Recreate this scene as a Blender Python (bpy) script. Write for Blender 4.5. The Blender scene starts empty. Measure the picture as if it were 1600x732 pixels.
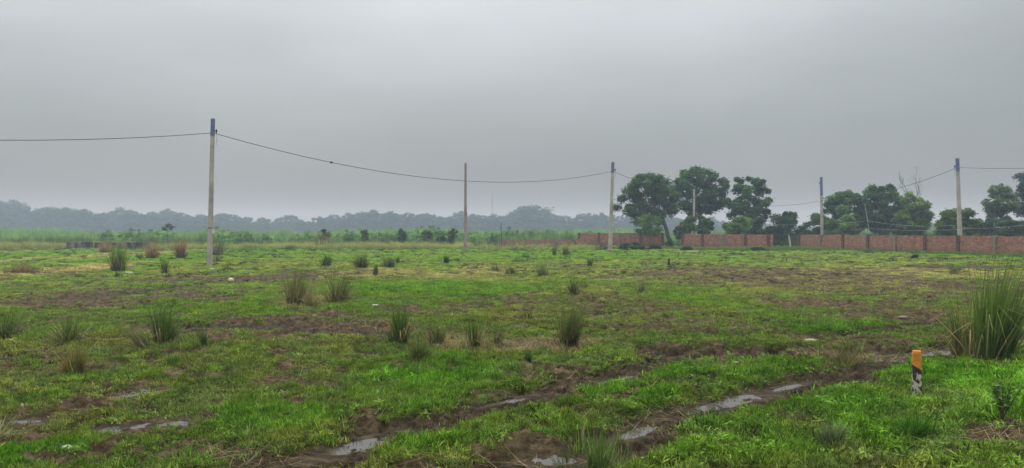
import bpy, math
import numpy as np
R = math.radians
rng = np.random.default_rng(7)
scene = bpy.context.scene

# ------------------------------------------------------------------ camera
CAMH, F, HY = 2.0, 1150.0, 361.0            # eye height, focal length in photo pixels, horizon row
cam = bpy.data.cameras.new('camera'); cam_o = bpy.data.objects.new('camera', cam)
scene.collection.objects.link(cam_o); scene.camera = cam_o
cam.sensor_width = 36.0; cam.lens = 36.0 * F / 1600.0
cam_o.location = (0, 0, CAMH)
cam_o.rotation_euler = (R(90) - math.atan((366 - HY) / F), 0, 0)
cam.clip_start = 0.05; cam.clip_end = 6000

# ------------------------------------------------------------------ world, sun, exposure
SUN_EL, SUN_AZ = 52, -20                    # azimuth from +Y, towards +X
w = bpy.data.worlds.new('World'); scene.world = w; w.use_nodes = True
nt = w.node_tree; nt.nodes.clear(); N = nt.nodes.new; L = nt.links.new
out = N('ShaderNodeOutputWorld'); bg = N('ShaderNodeBackground'); bg.inputs['Strength'].default_value = 0.1
sky = N('ShaderNodeTexSky'); sky.sky_type = 'NISHITA'; sky.sun_disc = False
sky.sun_elevation = R(SUN_EL); sky.sun_rotation = R(SUN_AZ); sky.dust_density = 3
tc = N('ShaderNodeTexCoord'); sep = N('ShaderNodeSeparateXYZ'); L(tc.outputs['Generated'], sep.inputs[0])
ramp = N('ShaderNodeValToRGB'); L(sep.outputs['Z'], ramp.inputs[0])
cr = ramp.color_ramp; cr.elements[0].position = 0.0; cr.elements[0].color = (.19, .172, .170, 1)
cr.elements[1].position = 1.0; cr.elements[1].color = (2.45, 2.38, 2.18, 1)
for p_, c_ in ((.05, (.210, .200, .198, 1)), (.13, (.325, .345, .345, 1)), (.21, (.46, .49, .505, 1)), (.31, (.66, .70, .735, 1)), (.55, (1.6, 1.58, 1.5, 1))):
    e_ = cr.elements.new(p_); e_.color = c_
mp = N('ShaderNodeMapping'); mp.inputs['Scale'].default_value = (1.3, 1.3, 4.0); L(tc.outputs['Generated'], mp.inputs[0])
cn = N('ShaderNodeTexNoise'); cn.inputs['Scale'].default_value = 1.7; cn.inputs['Detail'].default_value = 3.0; cn.inputs['Roughness'].default_value = .45
L(mp.outputs[0], cn.inputs['Vector'])
mr = N('ShaderNodeMapRange'); mr.inputs['From Min'].default_value = .3; mr.inputs['From Max'].default_value = .7
mr.inputs['To Min'].default_value = .87; mr.inputs['To Max'].default_value = 1.13; L(cn.outputs['Fac'], mr.inputs['Value'])
# the cloud deck is brighter towards the hidden sun (left of centre)
dt = N('ShaderNodeVectorMath'); dt.operation = 'DOT_PRODUCT'; L(tc.outputs['Generated'], dt.inputs[0])
dt.inputs[1].default_value = (math.sin(R(SUN_AZ - 20)) * .85, math.cos(R(SUN_AZ - 20)) * .85, .5)
mr2 = N('ShaderNodeMapRange'); mr2.inputs['From Min'].default_value = .2; mr2.inputs['From Max'].default_value = 1.0
mr2.inputs['To Min'].default_value = .86; mr2.inputs['To Max'].default_value = 1.06; L(dt.outputs['Value'], mr2.inputs['Value'])
mu = N('ShaderNodeMath'); mu.operation = 'MULTIPLY'; L(mr.outputs[0], mu.inputs[0]); L(mr2.outputs[0], mu.inputs[1])
mu2 = N('ShaderNodeMath'); mu2.operation = 'MULTIPLY'; mu2.inputs[1].default_value = 10.0; L(mu.outputs[0], mu2.inputs[0])
vs = N('ShaderNodeVectorMath'); vs.operation = 'SCALE'; L(ramp.outputs[0], vs.inputs[0]); L(mu2.outputs[0], vs.inputs['Scale'])
mx = N('ShaderNodeMix'); mx.data_type = 'RGBA'; mx.inputs['Factor'].default_value = .95
L(sky.outputs[0], mx.inputs['A']); L(vs.outputs[0], mx.inputs['B'])
L(mx.outputs['Result'], bg.inputs['Color']); L(bg.outputs[0], out.inputs['Surface'])

sun = bpy.data.lights.new('sun', 'SUN'); sun.energy = 1.5; sun.angle = R(10); sun.color = (1, .95, .88)
sun_o = bpy.data.objects.new('sun', sun); scene.collection.objects.link(sun_o)
sun_o.rotation_euler = (R(90 - SUN_EL), 0, math.pi - R(SUN_AZ))
vs_ = scene.view_settings; scene.display_settings.display_device = 'sRGB'
vs_.view_transform = 'Standard'; vs_.look = 'None'; vs_.exposure = 0.1; vs_.gamma = 1.0; vs_.use_curve_mapping = False
scene.cycles.volume_bounces = 3; scene.cycles.max_bounces = 8; scene.cycles.transparent_max_bounces = 8

# ------------------------------------------------------------------ helpers
def link(o): scene.collection.objects.link(o); return o
def tag(o, label=None, cat=None, group=None, kind=None):
    if label: o['label'] = label
    if cat: o['category'] = cat
    if group: o['group'] = group
    if kind: o['kind'] = kind
    return o
def empty(name, loc, label, cat, group=None, rz=0.0):
    o = bpy.data.objects.new(name, None); o.location = loc; o.rotation_euler = (0, 0, rz); link(o)
    o.empty_display_size = .2
    return tag(o, label, cat, group)
def gp(px, py, h=0.0):
    """photo pixel -> point on a level h above datum"""
    d = (CAMH - h) * F / (py - HY); return np.array([(px - 800) / F * d, d, h])
def at(px, py, d):
    return np.array([(px - 800) / F * d, d, CAMH + (HY - py) / F * d])
def mesh_of(name, V, Q, mat=None, tint=None, smooth=False, attrs=None):
    """V (n,3); Q (m,k) equal-sided faces or list of such arrays"""
    V = np.asarray(V, np.float32); Qs = [np.asarray(q, np.int32) for q in (Q if isinstance(Q, list) else [Q]) if len(q)]
    me = bpy.data.meshes.new(name); me.vertices.add(len(V)); me.vertices.foreach_set('co', V.ravel())
    if Qs:
        idx = np.concatenate([q.ravel() for q in Qs]); tot = np.concatenate([np.full(len(q), q.shape[1], np.int32) for q in Qs])
        st = np.concatenate([[0], np.cumsum(tot)[:-1]]).astype(np.int32)
        me.loops.add(len(idx)); me.loops.foreach_set('vertex_index', idx)
        me.polygons.add(len(tot)); me.polygons.foreach_set('loop_start', st)
        me.polygons.foreach_set('use_smooth', np.full(len(tot), bool(smooth)))
    if tint is not None:
        a = me.attributes.new('tint', 'FLOAT_COLOR', 'POINT'); c = np.ones((len(V), 4), np.float32); c[:, :3] = tint; a.data.foreach_set('color', c.ravel())
    for k, v in (attrs or {}).items():
        a = me.attributes.new(k, 'FLOAT', 'POINT'); a.data.foreach_set('value', np.asarray(v, np.float32))
    me.update(calc_edges=True); me.validate()
    if mat: me.materials.append(mat)
    return me
def obj(name, me, parent=None, loc=None):
    o = bpy.data.objects.new(name, me); link(o)
    if parent: o.parent = parent
    if loc is not None: o.location = loc
    return o
class MB:
    def __init__(s): s.V, s.Q, s.n, s.T = [], {}, 0, []
    def add(s, V, Q, tint=None):
        V = np.asarray(V, float); Q = np.asarray(Q, int); s.V.append(V)
        s.Q.setdefault(Q.shape[1], []).append(Q + s.n); s.n += len(V)
        s.T.append(np.broadcast_to(np.array(tint if tint is not None else (.1, .1, .1), float), (len(V), 3)))
    def box(s, lo, hi, tint=None):
        x0, y0, z0 = lo; x1, y1, z1 = hi
        s.add([(x0,y0,z0),(x1,y0,z0),(x1,y1,z0),(x0,y1,z0),(x0,y0,z1),(x1,y0,z1),(x1,y1,z1),(x0,y1,z1)],
              [(0,3,2,1),(4,5,6,7),(0,1,5,4),(1,2,6,5),(2,3,7,6),(3,0,4,7)], tint)
    def tube(s, P, rad, k=7, tint=None, cap=True):
        P = np.asarray(P, float); n = len(P); rad = np.broadcast_to(rad, (n,))
        T = np.gradient(P, axis=0); T /= np.linalg.norm(T, axis=1)[:, None] + 1e-9
        up = np.array([0, 0, 1.]) if abs(T[0, 2]) < .9 else np.array([1., 0, 0])
        A = np.cross(T, up); A /= np.linalg.norm(A, axis=1)[:, None] + 1e-9; B = np.cross(T, A)
        th = np.arange(k) / k * 2 * np.pi
        V = P[:, None] + rad[:, None, None] * (A[:, None] * np.cos(th)[None, :, None] + B[:, None] * np.sin(th)[None, :, None])
        V = V.reshape(-1, 3); i = np.arange(n - 1)[:, None] * k; j = np.arange(k)[None]; j2 = (j + 1) % k
        Q = np.stack([i + j, i + j2, i + k + j2, i + k + j], -1).reshape(-1, 4); s.add(V, Q, tint)
        if cap:
            for a in (0, n - 1):
                c = V[a * k:(a + 1) * k]; s.add(np.vstack([c, c.mean(0)]), [(q, (q + 1) % k, k) for q in range(k)], tint)
    def build(s, name, mat, parent=None, smooth=False, loc=None):
        me = mesh_of(name, np.vstack(s.V), [np.vstack(q) for q in s.Q.values()], mat, np.vstack(s.T), smooth)
        return obj(name, me, parent, loc)

# numpy noise
def _h(ix, iy, s):
    n = (ix.astype(np.int64) * 374761393 + iy.astype(np.int64) * 668265263 + s * 974634777) & 0xFFFFFFFF
    n = ((n ^ (n >> 13)) * 1274126177) & 0xFFFFFFFF
    return ((n ^ (n >> 16)) & 0xFFFFFF) / float(0xFFFFFF)
def noise(x, y, f, s=0):
    x = x * f + 31.7 * s; y = y * f - 17.3 * s; ix = np.floor(x); iy = np.floor(y); u = x - ix; v = y - iy
    u = u * u * u * (u * (6 * u - 15) + 10); v = v * v * v * (v * (6 * v - 15) + 10)
    a = _h(ix, iy, s); b = _h(ix + 1, iy, s); c = _h(ix, iy + 1, s); d = _h(ix + 1, iy + 1, s)
    return (a * (1 - u) + b * u) * (1 - v) + (c * (1 - u) + d * u) * v * 1.0
def fbm(x, y, f, o=3, s=0, g=.5):
    t = 0; a = 1; tot = 0; c_, s_ = math.cos(.6), math.sin(.6)
    for k in range(o):
        t = t + a * noise(x, y, f, s + k * 11); tot += a; a *= g; f *= 2.03; x, y = c_ * x - s_ * y, s_ * x + c_ * y
    return t / tot
def ss(a, b, x):
    t = np.clip((x - a) / (b - a), 0, 1); return t * t * (3 - 2 * t)

# ------------------------------------------------------------------ ground features (photo rows turned into ground metres)
def ell(px, py, rx, ry):
    c = gp(px, py); a = gp(px + rx, py)[0] - c[0]; near = gp(px, py + ry)[1]; far = gp(px, py - ry)[1]
    return c[0], (near + far) / 2, a, (far - near) / 2
MUD = [  # px, py, rx, ry, strength
    (430,512,170,17,1.0),(150,470,170,20,.75),(330,438,150,7,.7),(95,455,90,10,.5),(60,508,70,16,.45),
    (1330,450,300,34,.62),(1390,492,110,12,1.0),(1290,478,120,10,.7),(1180,440,110,14,.6),(1560,455,80,16,.8),
    (980,485,130,22,.6),(1060,512,120,12,.6),(830,470,60,8,.6),(690,486,60,8,.7),
    (1180,556,170,11,.95),(1420,556,90,12,.9),(235,664,85,18,.95),(215,612,50,14,.8),(60,655,90,22,.75),(110,580,80,14,.55),
    (440,590,60,22,.6),(520,600,60,12,.5),(850,590,75,12,.65),(800,540,120,12,.5),(640,525,130,12,.45),
    (880,715,75,20,.9),(1570,715,75,26,1.0),(1585,660,40,16,.5),(330,620,50,18,.45),(1500,700,60,18,.5),(110,718,45,14,.8),(300,722,120,12,.6),(30,690,60,12,.6),
    (1340,535,80,9,.6),(1480,530,60,9,.85),(1250,510,70,6,.5),(600,470,60,6,.4),(470,430,60,5,.45),(900,420,70,6,.35),(1100,430,80,10,.45)]
LUSH = [(1150,700,220,40,.75),(1330,640,120,40,.8),(850,700,60,16,.6),(660,590,130,26,1),(700,650,90,16,.6),(960,620,120,22,.9),(1080,590,90,16,.8),(1300,516,75,11,1),(1440,590,110,26,.9),(1545,600,120,40,1),
    (1400,690,140,36,.8),(620,700,130,26,.8),(420,655,110,26,.7),(250,400,200,14,.6),(60,400,90,14,.7),(800,400,400,10,.5),(190,590,110,16,.3),
    (60,715,60,20,.9),(1100,470,70,12,.5),(350,480,160,12,.5),(640,455,160,14,.6),(1240,590,90,24,.6),(240,725,120,14,.6),(60,625,50,12,.6),(300,450,150,8,.5)]
DRYF = [(700,540,50,10,.8),(880,540,60,10,1),(800,545,60,8,.8),(480,475,40,7,.7),(1300,560,70,8,.7),(60,425,60,10,.8),(590,428,60,6,.6),(700,432,60,5,.5),
    (1300,440,260,20,.4),(1480,430,140,12,.5),(165,400,40,8,.7),(520,515,90,8,.4),(780,425,60,8,.5)]
MUD = [ell(*m[:4]) + (m[4],) for m in MUD]; LUSH = [ell(*m[:4]) + (m[4],) for m in LUSH]; DRYF = [ell(*m[:4]) + (m[4],) for m in DRYF]
RUTS = [  # polylines in photo pixels, half width in metres, depth
    ([(380,760),(470,722),(590,688),(700,655),(850,622),(960,592),(1060,560),(1180,551)], .42, .05),
    ([(780,760),(890,712),(960,692),(1060,655),(1180,621),(1290,590),(1400,562),(1520,549)], .42, .055),
    ([(1020,552),(1180,556),(1330,560),(1500,552),(1600,535)], .45, .06),
    ([(960,640),(1040,606),(1120,590)], .14, .03),
    ([(280,512),(420,508),(600,522)], .45, .06),
    ([(860,510),(1100,520),(1300,528),(1460,505)], .25, .05),
    ([(100,470),(300,447),(440,436),(560,430)], .5, .05)]
RUTS = [(np.array([gp(*p)[:2] for p in P]), hw, dp) for P, hw, dp in RUTS]
PUD = [  # px, py, rx, ry
    (185,669,24,5),(235,663,20,4),(212,614,17,5),(868,719,30,7),(38,658,24,3.5),(1500,418,50,1.6),(275,661,18,4),(1450,566,22,2.5),(1585,534,40,4)]
PUD = [ell(p[0], p[1], p[2] * 1.15, p[3] * 1.2) + (0.0,) for p in PUD]
def strip(p, q, w_):                         # water lying along a wheel rut, between two photo pixels
    a, b = gp(*p)[:2], gp(*q)[:2]; c = (a + b) / 2; d = b - a; return (c[0], c[1], np.hypot(*d) / 2 * 1.12, w_, math.atan2(d[1], d[0]))
PUD += [strip((490,716),(545,700),.13), strip((535,703),(612,682),.14), strip((1050,651),(1110,638),.14), strip((1095,640),(1188,616),.13), strip((975,684),(1015,668),.09),
        strip((1378,563),(1440,556),.16), strip((1435,555),(1500,547),.14), strip((760,634),(820,621),.07), strip((1210,610),(1250,600),.07), strip((930,600),(985,588),.06)]
BANK = np.array([(2.2, 3.0), (3.1, 6.2), (4.9, 8.7), (8.6, 12.6), (14, 16.5), (26, 24)])
WALL4 = (np.array([30.9, 79.0]), np.array([41.2, 44.4]))

def seg_dist(x, y, P):
    best = np.full(x.shape, 1e9); side = np.zeros(x.shape)
    for a, b in zip(P[:-1], P[1:]):
        d = b - a; l2 = d @ d; t = np.clip(((x - a[0]) * d[0] + (y - a[1]) * d[1]) / l2, 0, 1)
        qx = x - a[0] - t * d[0]; qy = y - a[1] - t * d[1]; r = np.hypot(qx, qy); m = r < best
        side = np.where(m, np.sign(qx * d[1] - qy * d[0]), side); best = np.where(m, r, best)
    return best, side
def blobs(x, y, L_, wob, soft=.35):
    m = np.zeros(x.shape)
    for cx, cy, a, b, s in L_:
        sel = (np.abs(x - cx) < a * 1.8) & (np.abs(y - cy) < b * 1.8)
        if not sel.any(): continue
        r = np.hypot((x[sel] - cx) / a, (y[sel] - cy) / b)
        m[sel] = np.maximum(m[sel], s * ss(-soft, soft, 1 - r + wob[sel]))
    return m
def ground(x, y):
    x = np.asarray(x, float); y = np.asarray(y, float)
    far = ss(60, 100, np.hypot(x, y))
    n1 = fbm(x, y, .35, 3, 1); n2 = fbm(x, y, 1.7, 3, 5); n3 = fbm(x, y, 6.5, 3, 9); n4 = fbm(x, y, 19., 2, 21)
    wob = (n1 - .5) * 1.1 + (n2 - .5) * 1.6
    mud = blobs(x, y, MUD, wob, .45); lush = blobs(x, y, LUSH, wob * .6, .6); dry = blobs(x, y, DRYF, wob, .4)
    # scattered hoof-trodden spots everywhere
    spots = ss(.54, .66, fbm(x, y, 2.3, 3, 31) * .75 + fbm(x, y, .13, 2, 3) * .25)
    mud = np.maximum(mud * (.35 + .65 * ss(.38, .56, n2 * .55 + n3 * .45)) , spots * .8 * (1 - .6 * lush))
    z = (n1 - .5) * .10 + (n2 - .5) * .09
    rut = np.zeros(x.shape)
    for P, hw, dp in RUTS:
        sel = (x > P[:, 0].min() - 3) & (x < P[:, 0].max() + 3) & (y > P[:, 1].min() - 3) & (y < P[:, 1].max() + 3)
        if not sel.any(): continue
        d, sd = seg_dist(x[sel], y[sel], P); d = d + (n2[sel] - .5) * hw * 1.6 + (n3[sel] - .5) * hw * .9
        m = 1 - ss(hw * .5, hw * 1.5, d); rut[sel] = np.maximum(rut[sel], m)
        z[sel] -= dp * m - dp * .55 * np.exp(-((d - hw * 2.1) / (hw * .7)) ** 2) * (n3[sel] + .3)
    mud = np.maximum(mud, rut * np.clip(.9 + 1.4 * (n3 - .45), 0, 1))
    mud = np.maximum(mud, ss(.49, .36, n3 * .75 + n2 * .25) * .85 * (1 - .5 * lush))
    bd, bs = seg_dist(x, y, BANK); bank = ss(-.3, 1.3, bd * bs + (n1 - .5) * .4)
    bank = np.where(y < 30, bank, 0)
    lush = lush * (1 - ss(.05, .5, rut))
    mud = np.where((bank > .3) & (y > 7.0), mud * .25, mud)
    lush = np.maximum(lush, bank * .9 * (y > 6.8))
    z += bank * .26
    wd, _ = seg_dist(x, y, np.array([[26.5, 79.5], WALL4[0], WALL4[1]]))
    z += .05 * np.exp(-(wd / 2.2) ** 2); lush = np.maximum(lush, .85 * np.exp(-(wd / 3.5) ** 4)); mud = mud * (1 - .9 * np.exp(-(wd / 3.5) ** 4))
    # trodden clods: sharp little lumps where bare, soft hummocks where grassed
    clod = np.abs(n3 - .5) * 2; rid = 1 - clod
    nearm = 1 - far * .5
    z += mud * ((rid - .75) * .16 + (n4 - .5) * .08 + (n2 - .5) * .10) * nearm + (1 - mud) * ((n3 - .5) * .10 + (n4 - .5) * .03) * nearm
    z += (1 - mud) * .018
    wet = np.clip(rut * .9 + mud * .35, 0, 1)
    for cx, cy, a, b, ang in PUD:
        mxr = max(a, b) * 2.6; sel = (np.abs(x - cx) < mxr) & (np.abs(y - cy) < mxr)
        if not sel.any(): continue
        ux = (x[sel] - cx) * math.cos(ang) + (y[sel] - cy) * math.sin(ang); uy = -(x[sel] - cx) * math.sin(ang) + (y[sel] - cy) * math.cos(ang)
        r = np.hypot(ux / a, uy / b); m = ss(-.35, .35, 1 - r + (n2[sel] - .5) * 1.0 + (n3[sel] - .5) * .7)
        dz = -.028 + (n3[sel] - .5) * .060 + (n4[sel] - .5) * .04
        sh = ss(2.6, 1.6, r); z[sel] = z[sel] * (1 - sh) + np.clip(z[sel], -.006 + (n3[sel] - .5) * .012, .014) * sh
        z[sel] = z[sel] * (1 - m) + dz * m; mud[sel] = np.maximum(mud[sel], np.maximum(m, .85 * ss(2.0, 1.3, r))); wet[sel] = np.maximum(wet[sel], ss(2.3, 1.0, r))
    return z, np.clip(mud, 0, 1), lush, dry, wet, n1
def gz(x, y): return float(ground(np.array([x]), np.array([y]))[0][0])

# ------------------------------------------------------------------ materials
def mat_new(name):
    m = bpy.data.materials.new(name); m.use_nodes = True; t = m.node_tree; t.nodes.clear(); return m, t, t.nodes.new, t.links.new
def simple(name, col, rough=.8, metal=0, nscale=None, nvar=.3, bump=0, spec=.3):
    m, t, N, L = mat_new(name); o = N('ShaderNodeOutputMaterial'); b = N('ShaderNodeBsdfPrincipled')
    b.inputs['Roughness'].default_value = rough; b.inputs['Metallic'].default_value = metal; b.inputs['Specular IOR Level'].default_value = spec
    b.inputs['Base Color'].default_value = (*col, 1); L(b.outputs[0], o.inputs[0])
    if nscale:
        c = N('ShaderNodeTexCoord'); n = N('ShaderNodeTexNoise'); n.inputs['Scale'].default_value = nscale; n.inputs['Detail'].default_value = 5
        L(c.outputs['Object'], n.inputs[0]); r = N('ShaderNodeValToRGB'); L(n.outputs['Fac'], r.inputs[0])
        r.color_ramp.elements[0].position = .3; r.color_ramp.elements[0].color = (*[v * (1 - nvar) for v in col], 1)
        r.color_ramp.elements[1].position = .7; r.color_ramp.elements[1].color = (*[v * (1 + nvar) for v in col], 1)
        L(r.outputs[0], b.inputs['Base Color'])
        if bump:
            u = N('ShaderNodeBump'); u.inputs['Strength'].default_value = bump; u.inputs['Distance'].default_value = .02
            L(n.outputs['Fac'], u.inputs['Height']); L(u.outputs[0], b.inputs['Normal'])
    return m
def leafy(name, inst=False, trans=.3, rough=.55, spec=.25, gain=1.0):
    m, t, N, L = mat_new(name); o = N('ShaderNodeOutputMaterial')
    a = N('ShaderNodeAttribute'); a.attribute_name = 'tint'; col = a.outputs['Color']
    if inst:
        a2 = N('ShaderNodeAttribute'); a2.attribute_type = 'INSTANCER'; a2.attribute_name = 'ctint'
        x = N('ShaderNodeVectorMath'); x.operation = 'MULTIPLY'; L(a.outputs['Color'], x.inputs[0]); L(a2.outputs['Color'], x.inputs[1]); col = x.outputs[0]
    b = N('ShaderNodeBsdfPrincipled'); b.inputs['Roughness'].default_value = rough; b.inputs['Specular IOR Level'].default_value = spec
    L(col, b.inputs['Base Color']); tr = N('ShaderNodeBsdfTranslucent')
    g = N('ShaderNodeVectorMath'); g.operation = 'MULTIPLY'; g.inputs[1].default_value = (1.0, 1.15, .6); L(col, g.inputs[0]); L(g.outputs[0], tr.inputs[0])
    s = N('ShaderNodeMixShader'); s.inputs[0].default_value = trans; L(b.outputs[0], s.inputs[1]); L(tr.outputs[0], s.inputs[2]); L(s.outputs[0], o.inputs[0])
    return m
M_leaf = leafy('foliage', False, .3, .75, .08); M_grass = leafy('grass_blades', True, .18, .8, .05); M_tuss = leafy('tall_grass', False, .3, .7, .08)
M_gloss = leafy('glossy_leaf', False, .2, .35, .5)
M_bark = simple('bark', (.10, .085, .07), .9, nscale=6, nvar=.4, bump=.5)
M_barkpale = simple('pale_bark', (.42, .40, .34), .9, nscale=6, nvar=.3)
M_conc = simple('weathered_concrete', (.36, .345, .32), .85, nscale=1.6, nvar=.28, bump=.2)
M_conc2 = simple('brown_concrete', (.28, .235, .215), .85, nscale=1.6, nvar=.25, bump=.2)
M_blue = simple('blue_paint', (.11, .14, .27), .6, nscale=9, nvar=.35)
M_dark = simple('dark_metal', (.03, .03, .032), .5, .3)
M_cable = simple('black_cable', (.035, .035, .035), .6)
M_wire = simple('pale_wire', (.34, .37, .36), .5)
M_porc = simple('porcelain', (.55, .55, .53), .3)
M_white = simple('dirty_plastic', (.42, .44, .41), .5, nscale=8, nvar=.15)
M_palegreen = simple('pale_green_lump', (.28, .36, .24), .7, nscale=12, nvar=.3)
M_slab = simple('pale_slab', (.30, .29, .26), .85, nscale=2, nvar=.2)
M_post = simple('old_black_wood', (.03, .03, .022), .9, nscale=14, nvar=.5)
M_bamboo = simple('pale_bamboo', (.33, .34, .29), .7, nscale=8, nvar=.25)
M_mast = simple('mast_steel', (.20, .17, .17), .6)

def ground_mat():
    m, t, N, L = mat_new('trodden_field'); o = N('ShaderNodeOutputMaterial'); b = N('ShaderNodeBsdfPrincipled'); L(b.outputs[0], o.inputs[0])
    A = {}
    for k in ('mud', 'lush', 'dry', 'wet'):
        a = N('ShaderNodeAttribute'); a.attribute_name = k; A[k] = a.outputs['Fac']
    g = N('ShaderNodeNewGeometry')
    def nz(sc, det=4, ro=.6):
        n = N('ShaderNodeTexNoise'); n.inputs['Scale'].default_value = sc; n.inputs['Detail'].default_value = det; n.inputs['Roughness'].default_value = ro
        L(g.outputs['Position'], n.inputs['Vector']); return n.outputs['Fac']
    def rmp(f, st):
        r = N('ShaderNodeValToRGB'); L(f, r.inputs[0]); e = r.color_ramp.elements
        e[0].position, e[0].color = st[0][0], (*st[0][1], 1); e[1].position, e[1].color = st[-1][0], (*st[-1][1], 1)
        for p, c in st[1:-1]: q = e.new(p); q.color = (*c, 1)
        return r.outputs[0]
    def mix(f, a, c):
        x = N('ShaderNodeMix'); x.data_type = 'RGBA'
        if isinstance(f, float): x.inputs['Factor'].default_value = f
        else: L(f, x.inputs['Factor'])
        L(a, x.inputs['A']); L(c, x.inputs['B']); return x.outputs['Result']
    def mth(op, a, c):
        x = N('ShaderNodeMath'); x.operation = op
        for i, v in enumerate((a, c)):
            if isinstance(v, (int, float)): x.inputs[i].default_value = v
            else: L(v, x.inputs[i])
        return x.outputs[0]
    n_a, n_b, n_c, n_d = nz(1.1), nz(6), nz(26, 5, .7), nz(.25, 3)
    soil = rmp(n_b, [(.3, (.022, .015, .008)), (.5, (.080, .058, .030)), (.76, (.22, .170, .105))])
    turf = rmp(n_c, [(.3, (.018, .022, .006)), (.5, (.05, .062, .014)), (.72, (.12, .14, .032))])
    olive = rmp(n_b, [(.3, (.060, .068, .022)), (.7, (.13, .128, .052))])
    turf = mix(mth('MULTIPLY', mth('SUBTRACT', n_a, .30), 1.1), turf, olive)
    lushc = rmp(n_c, [(.3, (.018, .045, .006)), (.7, (.06, .13, .016))]); turf = mix(mth('MULTIPLY', A['lush'], .75), turf, lushc)
    straw = rmp(n_c, [(.3, (.12, .09, .05)), (.7, (.27, .21, .125))]); turf = mix(mth('MULTIPLY', A['dry'], .9), turf, straw)
    mm = N('ShaderNodeMapRange'); mm.inputs['From Min'].default_value = .22; mm.inputs['From Max'].default_value = .62
    L(mth('ADD', A['mud'], mth('MULTIPLY', mth('SUBTRACT', n_c, .5), .5)), mm.inputs['Value'])
    col = mix(mm.outputs[0], turf, soil)
    dk = mth('SUBTRACT', 1.0, mth('MULTIPLY', A['wet'], .5)); x = N('ShaderNodeVectorMath'); x.operation = 'SCALE'; L(col, x.inputs[0]); L(dk, x.inputs['Scale'])
    L(x.outputs[0], b.inputs['Base Color'])
    rr = mth('SUBTRACT', .92, mth('MULTIPLY', mth('MULTIPLY', A['wet'], mm.outputs[0]), .30)); L(rr, b.inputs['Roughness'])
    b.inputs['Specular IOR Level'].default_value = .07
    u = N('ShaderNodeBump'); u.inputs['Strength'].default_value = .9; u.inputs['Distance'].default_value = .03; L(nz(38, 5, .7), u.inputs['Height'])
    u2 = N('ShaderNodeBump'); u2.inputs['Strength'].default_value = .7; u2.inputs['Distance'].default_value = .08; L(nz(9, 4, .6), u2.inputs['Height']); L(u.outputs[0], u2.inputs['Normal'])
    L(u2.outputs[0], b.inputs['Normal'])
    return m
def water_mat():
    m, t, N, L = mat_new('muddy_water'); o = N('ShaderNodeOutputMaterial'); b = N('ShaderNodeBsdfPrincipled'); L(b.outputs[0], o.inputs[0])
    b.inputs['Base Color'].default_value = (.07, .062, .06, 1); b.inputs['Roughness'].default_value = .05; b.inputs['IOR'].default_value = 1.33
    g = N('ShaderNodeNewGeometry'); n = N('ShaderNodeTexNoise'); n.inputs['Scale'].default_value = 7; L(g.outputs['Position'], n.inputs[0])
    u = N('ShaderNodeBump'); u.inputs['Strength'].default_value = .12; u.inputs['Distance'].default_value = .01; L(n.outputs['Fac'], u.inputs['Height']); L(u.outputs[0], b.inputs['Normal'])
    return m
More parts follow.
